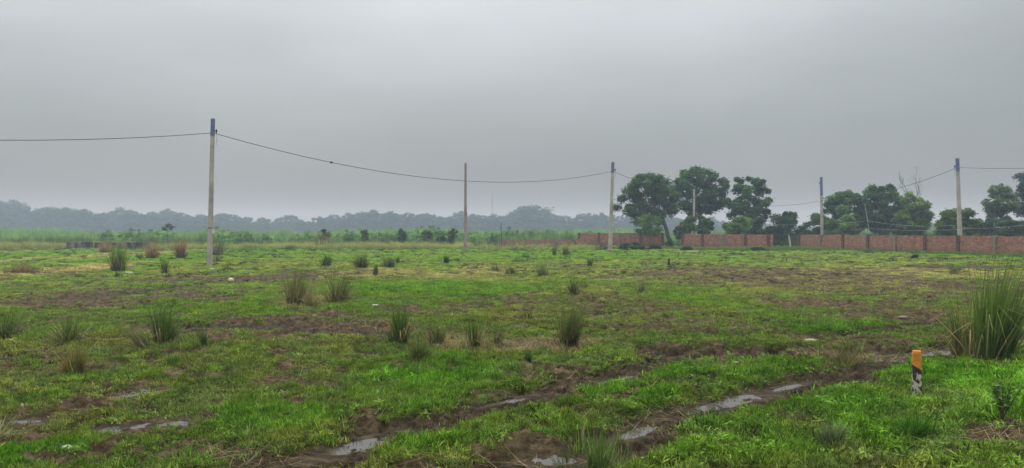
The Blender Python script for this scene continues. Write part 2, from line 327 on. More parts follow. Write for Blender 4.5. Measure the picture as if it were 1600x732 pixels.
def brick_mat():
    m, t, N, L = mat_new('red_brick'); o = N('ShaderNodeOutputMaterial'); b = N('ShaderNodeBsdfPrincipled'); L(b.outputs[0], o.inputs[0]); b.inputs['Roughness'].default_value = .9
    c = N('ShaderNodeTexCoord'); s = N('ShaderNodeSeparateXYZ'); k = N('ShaderNodeCombineXYZ'); L(c.outputs['Object'], s.inputs[0]); L(s.outputs['X'], k.inputs['X']); L(s.outputs['Z'], k.inputs['Y'])
    br = N('ShaderNodeTexBrick'); L(k.outputs[0], br.inputs['Vector']); br.inputs['Scale'].default_value = 1; br.inputs['Brick Width'].default_value = .25; br.inputs['Row Height'].default_value = .085
    br.inputs['Mortar Size'].default_value = .009; br.inputs['Color1'].default_value = (.40, .175, .12, 1); br.inputs['Color2'].default_value = (.21, .09, .066, 1); br.inputs['Mortar'].default_value = (.26, .20, .16, 1)
    n = N('ShaderNodeTexNoise'); n.inputs['Scale'].default_value = 2.4; n.inputs['Detail'].default_value = 7; n.inputs['Roughness'].default_value = .7; L(c.outputs['Object'], n.inputs[0])
    r = N('ShaderNodeValToRGB'); L(n.outputs['Fac'], r.inputs[0]); e = r.color_ramp.elements
    e[0].position, e[0].color = .34, (.60, .58, .56, 1); e[1].position, e[1].color = .66, (1.2, 1.15, 1.1, 1)
    x = N('ShaderNodeVectorMath'); x.operation = 'MULTIPLY'; L(br.outputs['Color'], x.inputs[0]); L(r.outputs[0], x.inputs[1])
    # damp, algae-dark foot
    dz = N('ShaderNodeMapRange'); dz.inputs['From Min'].default_value = .05; dz.inputs['From Max'].default_value = .75; dz.inputs['To Min'].default_value = .45; dz.inputs['To Max'].default_value = 1.0
    za = N('ShaderNodeMath'); za.operation = 'MULTIPLY_ADD'; za.inputs[1].default_value = -1.2; L(n.outputs['Fac'], za.inputs[0]); za2 = N('ShaderNodeMath'); za2.inputs[1].default_value = .75; L(s.outputs['Z'], za2.inputs[0]); L(za2.outputs[0], za.inputs[2]); L(za.outputs[0], dz.inputs['Value'])
    xs = N('ShaderNodeVectorMath'); xs.operation = 'SCALE'; L(x.outputs[0], xs.inputs[0]); L(dz.outputs[0], xs.inputs['Scale']); x = xs
    # pale lime splashes
    n2 = N('ShaderNodeTexNoise'); n2.inputs['Scale'].default_value = 5.5; n2.inputs['Detail'].default_value = 3; L(c.outputs['Object'], n2.inputs[0])
    r2 = N('ShaderNodeMapRange'); r2.inputs['From Min'].default_value = .66; r2.inputs['From Max'].default_value = .73; L(n2.outputs['Fac'], r2.inputs['Value'])
    mx = N('ShaderNodeMix'); mx.data_type = 'RGBA'; L(r2.outputs[0], mx.inputs['Factor']); L(x.outputs[0], mx.inputs['A']); mx.inputs['B'].default_value = (.34, .28, .24, 1)
    L(mx.outputs['Result'], b.inputs['Base Color'])
    u = N('ShaderNodeBump'); u.inputs['Strength'].default_value = .6; u.inputs['Distance'].default_value = .01; u.invert = True; L(br.outputs['Fac'], u.inputs['Height']); L(u.outputs[0], b.inputs['Normal'])
    return m
def stained_mat():
    m, t, N, L = mat_new('stained_plaster'); o = N('ShaderNodeOutputMaterial'); b = N('ShaderNodeBsdfPrincipled'); L(b.outputs[0], o.inputs[0]); b.inputs['Roughness'].default_value = .9
    c = N('ShaderNodeTexCoord'); mp = N('ShaderNodeMapping'); mp.inputs['Scale'].default_value = (1.1, 1, .35); L(c.outputs['Object'], mp.inputs[0])
    n = N('ShaderNodeTexNoise'); n.inputs['Scale'].default_value = 1.6; n.inputs['Detail'].default_value = 6; L(mp.outputs[0], n.inputs[0])
    r = N('ShaderNodeValToRGB'); L(n.outputs['Fac'], r.inputs[0]); e = r.color_ramp.elements
    e[0].position, e[0].color = .40, (.018, .018, .017, 1); e[1].position, e[1].color = .66, (.20, .18, .16, 1); L(r.outputs[0], b.inputs['Base Color'])
    return m
def marker_mat():
    m, t, N, L = mat_new('peeling_whitewash'); o = N('ShaderNodeOutputMaterial'); b = N('ShaderNodeBsdfPrincipled'); L(b.outputs[0], o.inputs[0]); b.inputs['Roughness'].default_value = .85
    c = N('ShaderNodeTexCoord'); mp = N('ShaderNodeMapping'); mp.inputs['Scale'].default_value = (22, 22, 12); L(c.outputs['Object'], mp.inputs[0])
    n = N('ShaderNodeTexNoise'); n.inputs['Scale'].default_value = 1; n.inputs['Detail'].default_value = 5; L(mp.outputs[0], n.inputs[0])
    s = N('ShaderNodeSeparateXYZ'); L(c.outputs['Object'], s.inputs[0])
    hz = N('ShaderNodeMapRange'); hz.inputs['From Min'].default_value = .22; hz.inputs['From Max'].default_value = .42; hz.inputs['To Min'].default_value = .04; hz.inputs['To Max'].default_value = -.16; L(s.outputs['Z'], hz.inputs['Value'])
    ad = N('ShaderNodeMath'); L(n.outputs['Fac'], ad.inputs[0]); L(hz.outputs[0], ad.inputs[1])
    r = N('ShaderNodeValToRGB'); L(ad.outputs[0], r.inputs[0]); e = r.color_ramp.elements
    e[0].position, e[0].color = .49, (.022, .02, .018, 1); e[1].position, e[1].color = .55, (.40, .40, .33, 1); L(r.outputs[0], b.inputs['Base Color'])
    return m
M_ground, M_water, M_brick, M_stain, M_marker = ground_mat(), water_mat(), brick_mat(), stained_mat(), marker_mat()
M_orange = simple('orange_paint', (.50, .21, .025), .75, nscale=16, nvar=.28)

# ------------------------------------------------------------------ setting: ground, water, haze
def build_ground():
    th = np.concatenate([np.linspace(-180, -53, 60, endpoint=False), np.linspace(-53, 53, 1270), np.linspace(53, 180, 60)[1:-1]]) * np.pi / 180
    r = np.concatenate([[.4, 1.2, 2.2, 3.0], np.geomspace(3.6, 13, 360), np.geomspace(13.06, 100, 400), np.geomspace(101.5, 1380, 60)])
    nt_, nr = len(th), len(r); X = r[:, None] * np.sin(th)[None]; Y = r[:, None] * np.cos(th)[None]
    z, mud, lush, dry, wet, _ = ground(X.ravel(), Y.ravel())
    V = np.column_stack([X.ravel(), Y.ravel(), z]); i = np.arange(nr - 1)[:, None] * nt_; j = np.arange(nt_)[None]; j2 = (j + 1) % nt_
    Q = np.stack([i + j, i + nt_ + j, i + nt_ + j2, i + j2], -1).reshape(-1, 4)
    V = np.vstack([V, [0, 0, z[:nt_].mean()]]); c = len(V) - 1
    tri = np.array([(k, (k + 1) % nt_, c) for k in range(nt_)])
    f = lambda a: np.append(a, 0)
    me = mesh_of('ground', V, [Q, tri], M_ground, None, True, dict(mud=f(mud), lush=f(lush), dry=f(dry), wet=f(wet)))
    tag(obj('ground', me), kind='structure')
build_ground()
for k, (cx, cy, a, b, ang) in enumerate(PUD):
    n = 40; t = np.arange(n) / n * 2 * np.pi; q = 1.35 + .12 * np.sin(3 * t + k)
    V = np.column_stack([a * q * np.cos(t), b * q * np.sin(t), np.zeros(n)]); V = np.vstack([V, [0, 0, 0]])
    o = obj('puddle', mesh_of('puddle', V, np.array([(i, (i + 1) % n, n) for i in range(n)]), M_water), loc=(cx, cy, -.016 + .0007 * (k % 7))); o.rotation_euler = (0, 0, ang)
    tag(o, kind='structure')

def haze():
    b = MB(); b.box((-1400, -1400, -1.6), (1400, 1400, 34)); m, t, N, L = mat_new('haze_air'); o = N('ShaderNodeOutputMaterial')
    v = N('ShaderNodeVolumePrincipled'); v.inputs['Density'].default_value = .0013; v.inputs['Color'].default_value = (.52, .67, .86, 1); v.inputs['Absorption Color'].default_value = (.40, .15, 0, 1); v.inputs['Anisotropy'].default_value = 0.2
    L(v.outputs[0], o.inputs['Volume']); tag(b.build('haze', m), kind='stuff')
haze()

# ------------------------------------------------------------------ brick walls
def wall(A, B, h, npan, label, thick=.12, pil=True, mat=None, base=-.3, name='brick_wall', ret=False, cat='brick wall', group='brick boundary walls beyond the field', uneven=0.035):
    A = np.array(A, float); B = np.array(B, float); Ln = np.hypot(*(B - A)); rz = math.atan2(B[1] - A[1], B[0] - A[0])
    t = empty(name, (A[0], A[1], 0), label, cat, group, rz); m = MB(); s = Ln / npan; mat = mat or M_brick
    r_ = np.random.default_rng(int(abs(A[0]) * 10) + npan)
    for k in range(npan):
        m = MB(); hh = h - .03 + r_.uniform(-.012, .012) - uneven * r_.uniform(0, 1); n = 14
        xs = np.linspace(k * s + .12, (k + 1) * s - .12, n); tp = hh + (np.floor(r_.uniform(-1.2, 1.5, n)).clip(-1, 0)) * .02 * (1 + uneven * 10)
        V = []
        for x, zt in zip(xs, tp): V += [(x, -thick / 2, base), (x, thick / 2, base), (x, thick / 2, zt), (x, -thick / 2, zt)]
        Q = []
        for i in range(n - 1):
            a, b = 4 * i, 4 * i + 4; Q += [(a, b, b + 3, a + 3), (a + 1, a + 2, b + 2, b + 1), (a + 3, b + 3, b + 2, a + 2)]
        Q += [(0, 3, 2, 1), (4 * n - 4, 4 * n - 3, 4 * n - 2, 4 * n - 1)]; m.add(V, Q); m.build('panel', mat, t)
    if pil:
        for k in range(npan + 1):
            m = MB(); x = k * s; m.box((x - .125, -.19, base), (x + .125, .11, h + r_.uniform(-.02, .03))); m.build('pillar', M_pillar if (k * 7 + npan) % 3 else M_pillar2, t)
    if ret:
        m = MB(); m.box((Ln - .06, .112, base), (Ln + .06, 1.0, h - .03)); m.build('return_panel', mat, t)
    return t
M_pillar = simple('pillar_brick', (.105, .055, .045), .9, nscale=7, nvar=.4); M_pillar2 = simple('pillar_concrete', (.19, .16, .135), .9, nscale=5, nvar=.35)
wall(WALL4[0], WALL4[1], 1.63, 11, 'long red brick wall with many pillars running to the right edge of the field')
wall(at(1067, 300, 85)[:2], at(1201, 300, 78)[:2], 1.66, 4, 'short four panel brick wall between the leaning tree and the pale stump', ret=True)
wall(at(905, 300, 97)[:2], at(1036, 300, 91)[:2], 1.74, 4, 'brick wall section behind the third utility pole and left of the leaning tree')
wall(at(778, 300, 99)[:2], at(930, 300, 95.5)[:2], .98, 5, 'low faded unfinished brick wall behind grass at the field end', pil=False, name='low_brick_wall', uneven=.12)
wall(at(103, 300, 82)[:2], at(236, 300, 80)[:2], .82, 3, 'low black stained wall half hidden by grass at the far left', pil=False, mat=M_stain, name='stained_wall', cat='low wall', group=None, uneven=.05)

# ------------------------------------------------------------------ poles and cables
def pole(bx, d, by_h, tx, ty, wpx, label, blue=.0, ins=True, mat=None, extra=False):
    """bx: base photo column, d distance, tx,ty top pixel"""
    B = np.array([(bx - 800) / F * d, d, gz((bx - 800) / F * d, d) - .4]); T = at(tx, ty, d); t = empty('utility_pole', tuple(B), label, 'utility pole', 'concrete utility poles crossing the field')
    T = T - B; wb = wpx / F * d / 2; Ln = np.linalg.norm(T); mat = mat or M_conc
    def prism(z0, z1, w0, w1, nm, mt, sc=1.0):
        m = MB(); P0 = T * (z0 / Ln); P1 = T * (z1 / Ln); V = []
        for P, w_ in ((P0, w0), (P1, w1)):
            a, b_ = w_ * sc, w_ * .8 * sc; c = .25 * a
            V += [(P[0] + u, P[1] + v, P[2]) for u, v in ((-a + c, -b_), (a - c, -b_), (a, -b_ + c), (a, b_ - c), (a - c, b_), (-a + c, b_), (-a, b_ - c), (-a, -b_ + c))]
        Q = [(i, (i + 1) % 8, 8 + (i + 1) % 8, 8 + i) for i in range(8)]; m.add(V, Q)
        m.add(V[8:], [tuple(range(8))]); return m.build(nm, mt, t)
    wt = wb * .72; zb = Ln - blue; wz = lambda z: wb + (wt - wb) * z / Ln
    prism(0, zb if blue else Ln, wb, wz(zb), 'shaft', mat)
    if blue: prism(zb + .002, Ln, wz(zb) * 1.06, wt * 1.06, 'painted_top', M_blue)
    if ins:
        sgn = -1 if ins == 'left' else 1
        P = T * ((Ln - .72) / Ln); m = MB(); m.tube([P + (sgn * wt * .8, 0, 0), P + (sgn * (wt + .16), 0, 0)], .018, 6); m.tube([P + (sgn * (wt + .12), 0, -.13), P + (sgn * (wt + .12), 0, .13)], .014, 6)
        br = m.build('bracket', M_dark, t)
        m = MB(); c = P + (sgn * (wt + .12), 0, 0); m.tube([c + (0, 0, -.09), c + (0, 0, -.05), c + (0, 0, 0), c + (0, 0, .05), c + (0, 0, .09)], [.035, .06, .04, .06, .035], 10); m.build('insulator', M_dark, br, True)
        m = MB(); m.tube([c + (0, 0, -.1), c + (.03 * sgn, 0, -.4), c + (-.02 * sgn, 0, -.8)], .009, 5); m.build('cable_tail', M_cable, t)
    if extra:
        P = T * (.262); m = MB(); m.box(P + (wb * .9, -.09, -.12), P + (wb * .9 + .12, .05, .12)); m.build('switch_box', M_porc, t)
        m = MB(); m.tube([P + (wb * .95 * math.cos(a), wb * .95 * math.sin(a), .2) for a in np.linspace(0, 6.28, 12)], .02, 5); m.build('clamp_ring', M_dark, t)
    return B + T
P1 = pole(327, 42.6, 0, 333, 186, 7.4, 'tallest pale concrete utility pole, leaning slightly, with blue painted top, left of centre', 1.0, True, extra=True)
P2 = pole(727, 76, 0, 727.5, 255, 5.0, 'plain brownish grey pole without blue paint or cable, at the middle of the field end', 0, False, M_conc2)
P3 = pole(953, 69.7, 0, 957.5, 254, 6.0, 'leaning blue topped pole in front of brick wall, left of the round trees', 1.0, True)
P5 = pole(1084, 88, 0, 1084.5, 296, 3.6, 'thin short pale pole in front of the middle round tree', 0, False)
P4 = pole(1285, 87, 0, 1283, 277, 4.4, 'grey pole with dull blue upper end behind the left end of the long brick wall', 2.2, 'left')
P6 = pole(1501, 66, 0, 1495.5, 248, 6.2, 'tall pole with blue top rising behind the long brick wall at the right', 1.15, 'left')
def cable(a, b, sag, label, r=.02, mat=None, s0=0, s1=1, group='power cables between the poles', name='power_cable'):
    s = np.linspace(s0, s1, 40); P = a[None] * (1 - s)[:, None] + b[None] * s[:, None]; P[:, 2] -= sag * 4 * s * (1 - s)
    o = P[0].copy(); m = MB(); m.tube(P - o, r, 6); c = m.build(name, mat or M_cable, None, True, tuple(o)); tag(c, label, 'cable', group); return c, P, o
A1 = at(333, 208, 42.6); A3 = at(957, 268, 69.7); A4 = at(1283, 314, 87); A6 = at(1496, 262, 66)
cable(A1, A1 + (A1 - A3) * np.array([1, 1, 0]), 1.68, 'black cable running from the tallest pole out of the picture on its left', .019, s1=.62)
c1, Pc, oc = cable(A1, A3, 1.83, 'long sagging black cable from the tallest pole past the plain pole', .019)
S = .205; Pj = A1 * (1 - S) + A3 * S; Pj[2] -= 1.83 * 4 * S * (1 - S); dv = (A3 - A1) / np.linalg.norm(A3 - A1); dv[2] -= .12
m = MB(); m.tube([Pj - oc + dv * u for u in (-.11, -.07, -.02, .04, .09)], [.03, .065, .075, .06, .03], 8); m.build('cable_joint', M_dark, c1, True)
cable(A3, A4, 1.7, 'black cable sagging across the round trees behind the short brick wall', .018)
cable(A4, A6, .7, 'black cable climbing past the bare tree to the right pole', .018)
cable(A6, A6 + np.array([4.2, -30, 0]), .94, 'black cable from the right pole out of the picture at the right edge', .018, s1=.7)
W = dict(r=.011, mat=M_wire, group='pale wires low behind the walls', name='pale_wire')
bp_b = at(1359, 372, 82); bp_t = at(1351, 318, 82)
q = lambda y: bp_b + (bp_t - bp_b) * ((372 - y) / 54)
cable(at(1085, 342, 88), at(1284, 350, 87), .35, 'pale wire crossing low in front of the round trees', **W)
cable(at(1284, 350, 87), q(345), .1, 'upper pale wire between the grey pole and the thin bamboo prop', **W)
cable(q(345), at(1498, 352, 66), .3, 'upper pale wire from the bamboo prop to the right pole', **W)
cable(at(1284, 362, 87), q(357), .1, 'lower pale wire between the grey pole and the thin bamboo prop', **W)
cable(q(357), at(1499, 359, 66), .15, 'lower pale wire from the bamboo prop to the right pole', **W)
cable(at(1500, 357, 66), at(1640, 346, 58), .2, 'pale wire from the right pole rising to the right edge', **W)
m = MB(); gb = bp_b.copy(); gb[2] = -.3; P_ = [np.zeros(3), bp_b - gb, (bp_b + bp_t) / 2 - gb + (.05, 0, 0), bp_t - gb]; m.tube(P_, [.05, .045, .04, .03], 8)
tag(m.build('bamboo_prop', M_bamboo, None, True, tuple(gb)), 'thin leaning bamboo pole propping pale wires in front of the big dark tree', 'pole')

def lattice_mast(px, ty, d):
    T = at(px, ty, d); h = T[2]; t = empty('radio_mast', (T[0], d, 0), 'thin hazy radio mast rising above the far tree line', 'mast')
    m = MB(); w_ = .55
    for a in (0, 2.09, 4.19): m.tube([(w_ * math.cos(a), w_ * math.sin(a), 0), (w_ * .7 * math.cos(a), w_ * .7 * math.sin(a), h * .93)], .085, 5)
    for k in range(int(h / 1.5)):
        z = k * 1.5; 
        if z + 1.5 > h * .93: break
        for a, b in ((0, 2.09), (2.09, 4.19), (4.19, 0)): s = w_ * (1 - .3 * z / h); m.tube([(s * math.cos(a), s * math.sin(a), z), (s * math.cos(b), s * math.sin(b), z + 1.5)], .045, 4, cap=False)
    m.build('lattice', M_mast, t); m = MB(); m.tube([(0, 0, h * .92), (0, 0, h)], .06, 5); m.build('antenna_rod', M_mast, t)
lattice_mast(769, 297, 500)

# ------------------------------------------------------------------ foliage and trees
def leaf_quads(C, size, asp=.55, flat=.5, rg=rng, droop=None):
    """one quad per centre; returns V,Q"""
    n = len(C); u = rg.normal(size=(n, 3)); u[:, 2] *= flat
    if droop is not None: u = u * .35 + droop
    u /= np.linalg.norm(u, axis=1)[:, None] + 1e-9
    nn = rg.normal(size=(n, 3)); nn[:, 2] += 1.1; v = np.cross(nn, u); v /= np.linalg.norm(v, axis=1)[:, None] + 1e-9
    s = np.asarray(size).reshape(-1, 1) * rg.uniform(.65, 1.3, (n, 1)); a = u * s; b = v * s * asp
    V = np.stack([C - a, C + b * .9 - a * .1, C + a, C - b * .9 - a * .1], 1).reshape(-1, 3)
    return V, np.arange(4 * n).reshape(n, 4)
def lobed_crown(c, rad, nl, nleaf, lsize, col, rg, lr=.26, shell=.5, asp=.55, bottom=-.75, squash=.78, droop=False, vary=.48, anchors=True):
    """uneven crown: leaf clumps gathered into many lobes spread through an ellipsoid"""
    c = np.array(c, float); rad = np.array(rad, float); L_ = []; ph = rg.uniform(0, 6.28, 3)
    for p in () if not anchors else ((0, 0, 1), (.97, .1, .15), (-.97, 0, .1), (.6, .2, .72), (-.62, -.1, .72), (.85, 0, -.35), (-.82, 0, -.4), (.25, -.3, .9), (-.3, .3, .92)): L_.append(np.array(p) * rg.uniform(.86, 1.0))
    while len(L_) < nl:
        p = rg.normal(size=3); p /= np.linalg.norm(p); p *= rg.uniform(shell, 1.0) ** .6
        if p[2] < bottom: continue
        p = p * (1 + .20 * math.sin(p[0] * 4 + ph[0]) * math.sin(p[2] * 3.5 + ph[1]) + .12 * math.sin(7 * p[1] + ph[2]))
        if L_ and min(np.linalg.norm((p - q) * (1, 1, 1.2)) for q in L_) < lr * .85 * rg.uniform(.6, 1): 
            if rg.random() < .9: continue
        L_.append(p)
    Cs, Ts, Ss, Ds = [], [], [], []
    for p in L_:
        k = max(8, int(nleaf / nl * rg.uniform(.6, 1.5))); r0 = lr * rg.uniform(.65, 1.25)
        q = rg.normal(size=(k, 3)); q /= np.linalg.norm(q, axis=1)[:, None]; q *= np.abs(rg.normal(.66, .26, (k, 1)))
        up = rg.random(k) < .6; q[:, 2] = np.where(up, np.abs(q[:, 2]), q[:, 2])
        C = c + rad * p + q * (rad[0] * r0, rad[1] * r0, (rad[0] + rad[2]) / 2 * r0 * squash)
        Cs.append(C); tv = np.array(col) * rg.uniform(1 - vary, 1 + vary) * (1 + rg.uniform(-.08, .08, 3)); Ts.append(np.repeat(tv[None] * rg.uniform(.7, 1.3, (k, 1)), 4, 0).reshape(k, 4, 3) if False else (tv[None, None] * rg.uniform(.72, 1.28, (k, 1, 1)) * np.ones((1, 4, 1))))
        dd = q.copy(); dd[:, 2] = -.5; Ds.append(dd)
    C = np.vstack(Cs); T = np.concatenate(Ts).reshape(-1, 3)
    V, Q = leaf_quads(C, lsize, asp, .5, rg, np.vstack(Ds) if droop else None)
    return V, Q, T, [c + rad * p for p in L_]
def limbs(base, fork, tips, r0, rg, mb):
    base, fork = np.array(base, float), np.array(fork, float)
    n = 6; s = np.linspace(0, 1, n)[:, None]; P = base * (1 - s) + fork * s; P[1:-1] += rg.normal(size=(n - 2, 3)) * r0 * .35
    mb.tube(P, np.linspace(r0 * 1.25, r0 * .8, n), 9)
    tips = [tips[i] for i in rg.permutation(len(tips))[:14]]; hubs = []
    for k, tp in enumerate(tips):
        if k < 5: a = fork; rr = r0 * .55; hubs.append(fork * .45 + tp * .55)
        else: a = min(hubs, key=lambda h: np.linalg.norm(h - tp)); rr = r0 * .28
        mid = (a + tp) / 2 + rg.normal(size=3) * np.linalg.norm(tp - a) * .09; mid[2] += .1 * np.linalg.norm(tp - a)
        s = np.linspace(0, 1, 6)[:, None]; P = a * (1 - s) ** 2 + 2 * mid * s * (1 - s) + tp * s * s
        mb.tube(P, np.linspace(rr, rr * .25, 6), 6)
def tree(name, x0, x1, ytop, ybot, d, tb, label, cat='tree', group=None, nl=60, nleaf=14000, ls=.17, col=(.05, .085, .035), lr=.30, seed=0, trunk_r=.2, mat=None, depth=.9, gap=.45, tfork=None, **kw):
    rg = np.random.default_rng(seed + 100); cx = (x0 + x1) / 2; C = at(cx, (ytop + ybot) / 2, d); rx = (x1 - x0) / 2 / F * d / 1.10; rz_ = (ybot - ytop) / 2 / F * d / 1.1
    bx = (tb - 800) / F * d; g0 = gz(bx, d) - .25; t = empty(name, (bx, d, g0), label, cat, group); O = np.array([bx, d, g0])
    V, Q, T, tips = lobed_crown(C - O, (rx, rx * depth, rz_), nl, nleaf, ls, col, rg, lr, gap, **kw)
    fk = (C - O) * (.85, 1, 1) + (0, 0, -rz_ * .75) if tfork is None else at(tfork[0], tfork[1], d) - O
    fk[2] = max(fk[2], .5); m = MB(); limbs((0, 0, 0), fk, tips, trunk_r, rg, m); m.build('trunk', M_bark, t, True)
    obj('crown', mesh_of('crown', V, Q, mat or M_leaf, T), t); return t
DK = (.045, .082, .038); MD = (.085, .15, .05); LT = (.145, .25, .07); YG = (.12, .19, .05)
RT = 'round crowned trees behind the short brick wall'; BW = 'trees behind the long brick wall'; BU = 'bushes along the brick walls'
tree('round_tree', 966, 1066, 271, 362, 92, 1053, 'broad round tree with a trunk leaning out of the wall gap', group=RT, nl=78, nleaf=24000, col=(.085, .15, .06), seed=1, tfork=(1034, 338), lr=.215, trunk_r=.24, gap=.25)
tree('round_tree', 1050, 1136, 259, 352, 96, 1094, 'tallest dark round tree standing behind the thin pale pole', group=RT, nl=78, nleaf=24000, col=(.072, .138, .06), seed=2, lr=.215, gap=.25, bottom=-.9)
tree('round_tree', 1132, 1208, 274, 368, 91, 1174, 'looser dark tree at the right end of the three round trees', group=RT, nl=62, nleaf=18000, col=(.082, .15, .062), seed=13, lr=.215, gap=.2)
tree('spreading_tree', 1283, 1368, 296, 374, 93, 1330, 'left half of the big dark tree mass behind the thin bamboo prop', group=BW, nl=75, nleaf=28000, col=(.09, .17, .058), seed=4, lr=.215, gap=.15, bottom=-1)
tree('spreading_tree', 1338, 1420, 290, 376, 92, 1378, 'tallest dark spreading tree left of the bare tree', group=BW, nl=75, nleaf=28000, col=(.075, .145, .052), seed=5, lr=.215, gap=.15, bottom=-1)
tree('drooping_tree', 1400, 1456, 306, 378, 86, 1428, 'light green tree with drooping leaves below the bare tree', group=BW, nl=60, nleaf=16000, ls=.24, asp=.3, col=(.125, .21, .055), seed=6, lr=.24, gap=.15, bottom=-1, droop=True)
tree('rounded_bush_tree', 1460, 1532, 326, 384, 80, 1496, 'low rounded yellow green tree around the right pole', group=BW, nl=65, nleaf=20000, col=(.12, .185, .05), seed=7, lr=.22, gap=.15, bottom=-1)
tree('feathery_tree', 1536, 1592, 289, 350, 84, 1562, 'small tree with pale glossy drooping leaves against the sky', group=BW, nl=70, nleaf=9000, ls=.30, asp=.26, col=(.11, .18, .09), seed=8, lr=.22, gap=.2, mat=M_gloss, droop=True, bottom=-.9)
tree('dark_tree', 1580, 1680, 262, 362, 98, 1625, 'tall dark tree cut by the right edge', group=BW, nl=75, nleaf=26000, col=(.036, .062, .045), seed=9, lr=.215, gap=.2)
def bush(x0, x1, ytop, ybot, d, label, col=MD, n=6000, ls=.14, seed=0, nl=26, name='bush', cat='bush', group=BU):
    return tree(name, x0, x1, ytop, ybot, d, (x0 + x1) / 2, label, cat, group, nl=nl, nleaf=n, ls=ls, col=col, lr=.34, seed=seed + 40, trunk_r=.04, gap=.3, bottom=-1.01, anchors=False)
bush(992, 1040, 336, 374, 88, 'pale leafy bush under the broad round tree', LT, seed=1)
bush(1064, 1088, 336, 372, 86.5, 'light green bush left of the thin pale pole', LT, seed=2)
bush(1088, 1114, 337, 372, 87, 'light green bush right of the thin pale pole', (.075, .14, .05), seed=3)
bush(1052, 1070, 352, 374, 88, 'small dull bush in the gap beside the leaning trunk', MD, seed=4, n=3000)
bush(1128, 1182, 338, 376, 85, 'pale green bush below the looser round tree', LT, seed=5)
bush(1168, 1216, 343, 386, 83, 'dark bush behind the corner of the short wall', (.045, .08, .035), seed=6)
bush(1192, 1248, 328, 390, 90, 'tall ragged bush filling the gap beside the pale stump', (.062, .115, .045), seed=7, n=12000, nl=45)
bush(1238, 1262, 352, 386, 91, 'small hazy bush behind the left end of the long wall', (.06, .10, .05), seed=8, n=4000)
bush(1258, 1304, 334, 378, 90, 'bright green bush left of the grey pole', (.065, .12, .042), seed=9, n=9000)
bush(1290, 1340, 338, 378, 86, 'pale round bush right of the grey pole', LT, seed=10, n=8000)
bush(1395, 1440, 350, 384, 80, 'dark bush behind the wall under the drooping tree', DK, seed=11, n=6000)
bush(1524, 1566, 338, 380, 82, 'dark bush under the feathery tree', DK, seed=12, n=8000)
bush(1560, 1622, 344, 384, 76, 'wide dull green bush behind the wall at the right edge', (.05, .085, .045), seed=13, n=12000, nl=40)
bush(1466, 1500, 346, 380, 74, 'dark shrub left of the foot of the right pole', DK, seed=14, n=5000)
tree('round_shrub', 1458, 1474, 392, 403, 62.5, 1466, 'small round dark shrub against the long wall', 'shrub', nl=14, nleaf=1800, ls=.08, col=DK, lr=.4, seed=60, trunk_r=.02, gap=.05, bottom=-1)
tree('round_shrub', 1424, 1435, 399, 411, 51, 1430, 'small dark shrub on the grass in front of the long wall', 'shrub', nl=12, nleaf=1400, ls=.06, col=(.03, .055, .025), lr=.4, seed=61, trunk_r=.02, gap=.05, bottom=-1)
for (x0, x1, yt, yb, d, lb, cl) in ((1064, 1082, 386, 394, 74, 'dark low shrub in front of the leftmost pillar of the short wall', DK), (1040, 1052, 378, 388, 84, 'dark shrub at the foot of the leaning trunk', DK),
        (968, 1008, 381, 391, 76, 'long low green shrub beneath the middle brick wall', (.05, .10, .03)), (1012, 1034, 384, 393, 77, 'round green shrub beside the middle wall end', (.06, .10, .04)),
        (1170, 1196, 388, 395, 72, 'low green shrub at the foot of the short wall corner', (.05, .10, .03)), (932, 948, 383, 392, 76, 'low shrub left of the leaning blue topped pole', MD)):
    tree('low_shrub', x0, x1, yt, yb + 3, d, (x0 + x1) / 2, lb, 'shrub', 'low shrubs at the foot of the walls', nl=16, nleaf=2200, ls=.09, col=cl, lr=.4, seed=int(x0), trunk_r=.02, gap=.05, bottom=-1)
# shrubs standing in the reed belt
for (x0, x1, yt, yb, lb, cl, nm) in ((621, 636, 354, 384, 'dark upright young tree standing out of the reeds left of the plain pole', (.065, .125, .06), 'young_tree'), (565, 577, 359, 384, 'narrow dull shrub in the reeds', (.11, .18, .08), 'tall_shrub'),
        (497, 516, 357, 378, 'brownish rounded shrub on the reed edge', (.10, .115, .06), 'tall_shrub'), (660, 675, 358, 384, 'small shrub with dark round head left of a darker pair', (.10, .165, .075), 'tall_shrub'),
        (680, 697, 360, 388, 'broad dark shrub left of the plain pole', (.11, .18, .08), 'tall_shrub'), (698, 714, 358, 380, 'dark shrub leaning towards the plain pole', (.10, .165, .075), 'tall_shrub')):
    tree(nm, x0, x1, yt, yb, 92, (x0 + x1) / 2, lb, 'shrub', 'shrubs in the reed belt', nl=15, nleaf=1900, ls=.14, col=cl, lr=.40, seed=int(x0), trunk_r=.05, gap=.4, bottom=-1.01, anchors=False)
tree('thin_sapling', 251, 272, 350, 364, 78, 263, 'thin sapling with a few top leaves in front of the reeds at the left', 'sapling', nl=8, nleaf=170, ls=.13, col=(.08, .15, .05), lr=.5, seed=78, trunk_r=.03, gap=.1, anchors=False)

